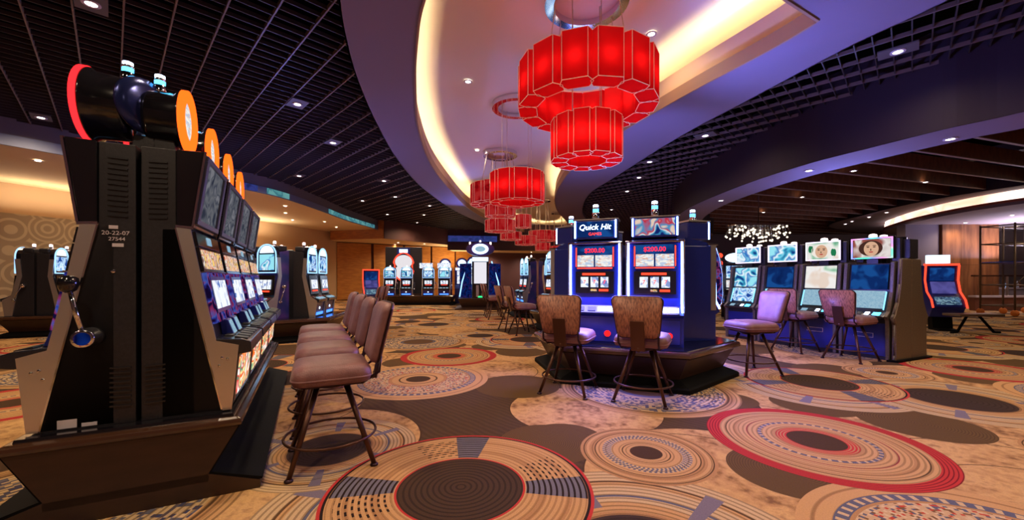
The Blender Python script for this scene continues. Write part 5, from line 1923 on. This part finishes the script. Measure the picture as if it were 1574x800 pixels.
# ------------------------------------------------------------------ lounge rail, counter goods and scaffold at the right
rail = empty('glass_railing', (0, 0, 0), 0, 'glass railing on a low wood-faced wall at the far right', 'railing')
MB().box(19.2, 31, 16.6, 16.8, 0, .55).build('low_wall', mat('wood_low_wall', (122, 76, 56), .5, noise=(2, (104, 62, 44), (1, 1, 1))), rail)
MB().box(19.2, 31, 16.55, 16.85, .55, .63).build('wall_cap', M['label'], rail)
MB().box(19.2, 31, 16.66, 16.74, 1.42, 1.48).build('hand_rail', M['bronze'], rail)
gl = bpy.data.materials.new('clear_glass')
gl.use_nodes = True
b_ = gl.node_tree.nodes['Principled BSDF']
b_.inputs['Transmission Weight'].default_value = 1
b_.inputs['Roughness'].default_value = .02
b_.inputs['IOR'].default_value = 1.1
for i in range(8):
    x = 19.25 + i * 1.45
    MB().box(x, x + 1.4, 16.69, 16.705, .63, 1.42).build('glass_pane', gl, rail)
    MB().box(x + 1.4, x + 1.45, 16.67, 16.73, .63, 1.42).build('post', M['silver'], rail)
bot = MB().lathe([(.05, 0), (.055, .02), (.055, .18), (.02, .26), (.02, .32)], 10)
bcols = [glow('bottle_a', (160, 200, 255), .6), mat('bottle_b', (60, 90, 60), .2), mat('bottle_c', (120, 60, 40), .2), mat('bottle_d', (190, 190, 200), .15)]
bme = [bot.mesh('bottle', c) for c in bcols]
cn = empty('back_counter', (24.5, 18.9, 0), 0, 'pale counter behind the glass railing at the far right', 'counter')
MB().box(-4.3, 5, -.3, .3, 0, .85).build('counter_body', mat('pale_counter', (150, 140, 150), .5), cn)
MB().box(-4.35, 5, -.35, .35, .85, .9).build('counter_top', M['label'], cn)
for i in range(22):
    x = 20.5 + i * .36
    o = bpy.data.objects.new('bottle', bme[(i * 7) % 4])
    COL.objects.link(o)
    o.location = (x, 18.8 + .1 * ((i * 5) % 3), .9)
    tag(o, 'bottle on the pale counter behind the glass railing, %s from the left' % (ORD[i] if i < 20 else ('last but one', 'last')[i - 20]), 'bottle', 'bottles on the far right counter')
sh_ = empty('recess_shelf', (22.9, 20.2, 0), 0, 'lit recess shelf with a glowing bowl behind the scaffold', 'shelf')
MB().box(-.8, 1.0, -.2, .2, 2.45, 2.5).build('shelf_board', M['bronze'], sh_)
MB().box(-.8, 1.0, .1, .2, 2.5, 3.1).build('back_panel', glow('warm_recess', (200, 150, 100), .5), sh_)
bw = MB().lathe([(.06, 0), (.18, .08), (.19, .11)], 20).build('glowing_bowl', glow('bowl_light', (255, 215, 160), 3.))
bw.location = (22.5, 20.25, 2.505)
tag(bw, 'shallow glowing bowl standing on the recess shelf', 'lamp')

sc = empty('rolling_scaffold', (17.6, 14.0, 0), .2, 'rolling metal scaffold tower with orange wheels at the right edge', 'scaffold')
for x in (0, 1.15, 2.3):
    for y in (0, .9):
        MB().tube([(x, y, .14), (x, y, 3.3)], .03, 8).build('upright', M['bronzepanel'], sc)
        w_ = MB().lathe([(.10, -.03), (.12, 0), (.10, .03)], 16, 0, Matrix.Translation((x, y, .12)) @ Matrix.Rotation(PI / 2, 4, 'Y')).build('caster', mat('orange_wheel', (230, 130, 50), .5) if (x, y) == (0, 0) else bpy.data.materials['orange_wheel'], sc)
for z in (.35, 1.1, 1.9, 2.6, 3.25):
    for y in (0, .9):
        MB().tube([(0, y, z), (2.3, y, z)], .02, 6).build('cross_bar', M['bronzepanel'], sc)
    for x in (0, 1.15, 2.3):
        MB().tube([(x, 0, z), (x, .9, z)], .02, 6).build('cross_bar', M['bronzepanel'], sc)
for x in (0, 1.15):
    MB().tube([(x, 0, 1.1), (x + 1.15, 0, 1.9)], .015, 6).build('diagonal_brace', M['bronzepanel'], sc)
MB().box(0, 2.3, .05, .85, 1.9, 1.94).build('platform', M['blueart'], sc)

for o in (LP, PT):
    if first.get(id(o)):
        for c in kids(o):
            bpy.data.objects.remove(c)
        bpy.data.objects.remove(o)

# tilted disc, blue reflection painted into its colour, behind the red-rimmed drum, and curved art glass of the side-facing pod machine
o = [x for x in COL.objects if x.get('label', '').startswith('black slot machine with chrome pull lever')][0]
mx_ = Matrix.Translation((-.08, .03, 1.98)) @ Matrix.Rotation(math.radians(-35), 4, 'Z') @ Matrix.Rotation(-PI / 2, 4, 'X')
MB().lathe([(.02, -.03), (.12, -.025), (.175, -.005), (.18, .01), (.16, .02)], 32, 0, mx_).build('tilted_disc', M['bluedisc'] if 'bluedisc' in M else mat('blue_sheen_disc', (44, 52, 110), .18, .6), o)
o = [x for x in COL.objects if x.get('label', '').startswith('blue-lit slot machine seen from its dark side')][0]
pp = [(.56, .44), (.64, .50), (.665, .62), (.66, .90), (.62, 1.12), (.56, 1.28), (.53, 1.28), (.53, .44)]
MB().prof(pp, -.30, .30).build('curved_art_glass', M['shimmer'], o)
for s in (-1, 1):
    MB().tube([(s * .31, y, z) for y, z in pp[:6]], .012, 6).build('glass_edge', M['chrome'], o)

# levers only where a machine has a free flank
def drop_lever(label_start):
    for o in [x for x in COL.objects if x.get('label', '').startswith(label_start)]:
        for c in kids(o):
            if c.name.startswith('lever_boss'):
                for d in kids(c):
                    bpy.data.objects.remove(d)
                bpy.data.objects.remove(c)


for lb_ in ('black slot machine with orange ring topper, nearest', 'slot machine with orange ring topper, second', 'slot machine with orange ring topper, third',
            'slot machine facing away just beyond', 'black slot machine facing away, third', 'black slot machine facing away, far end',
            'blue arch-topped slot machine just beyond', 'arch-topped slot machine with lit reels, left one', 'bright-screened slot machine at the far left edge seen obliquely, nearer',
            'dark slot machine behind the flank', 'arch-topped slot machine just left of the central pod, left one', 'arch-topped slot machine behind the central pod, facing',
            'small slot machine with glowing arch right of the feature machine, farther'):
    drop_lever(lb_)

# pictures on the two portrait signs: plain heads in flat lit colours
skin, hair, lips = glow('picture_skin', (226, 180, 148), .75), glow('picture_hair', (84, 52, 44), .6), glow('picture_lips', (190, 70, 70), .7)
pale, leaf, arcm = glow('picture_pale', (245, 236, 226), .8), glow('picture_leaf', (40, 140, 90), .6), glow('picture_arc', (210, 50, 80), .9)
for k, start in enumerate(('video slot cabinet with warm portrait', 'video slot cabinet with pale figure')):
    o = [x for x in COL.objects if x.get('label', '').startswith(start)][0]
    sgn = [c for c in kids(o) if c.name.startswith('top_sign')][0]
    zc, dx = 1.87, (.0, .02)[k]
    oval_plate(MB(), .17, .135, zc, .197, .199, dx + .01).build('picture_hair', hair if k == 0 else pale, sgn)
    oval_plate(MB(), .105, .125, zc - .01, .199, .201, dx).build('picture_face', skin, sgn)
    e = MB()
    for s_ in (-1, 1):
        oval_plate(e, .022, .009, zc + .02, .201, .202, dx + s_ * .045, 10)
        oval_plate(e, .030, .006, zc + .045, .201, .202, dx + s_ * .047, 10)
    oval_plate(e, .008, .020, zc - .025, .201, .202, dx + .004, 8)
    e.build('picture_eyes', hair, sgn)
    oval_plate(MB(), .032, .011, zc - .065, .201, .202, dx, 12).build('picture_lips', lips, sgn)
    if k == 1:
        e = MB()
        for x in (-.2, -.17, .19, .22):
            oval_plate(e, .03, .07, zc + x * .2, .197, .199, x, 10)
        e.build('picture_leaves', leaf, sgn)
    else:
        up_ = [c for c in kids(o) if c.name.startswith('upper_screen')][0]
        MB().tube([(-.16 * math.cos(a), .262 + .02 * math.sin(a) * -1, 1.27 + .12 * math.sin(a)) for a in [PI * i / 20 for i in range(2, 15)]], .006, 6).build('red_arc', arcm, up_)
        e = MB()
        for z_, w_ in ((1.36, .07), (1.33, .09), (1.30, .05)):
            e.panel(.258 - (z_ - 1.3) * .14, z_, .256 - (z_ - 1.3) * .14, z_ + .014, -w_, w_, .012)
        e.build('pale_print_lines', pale, up_)
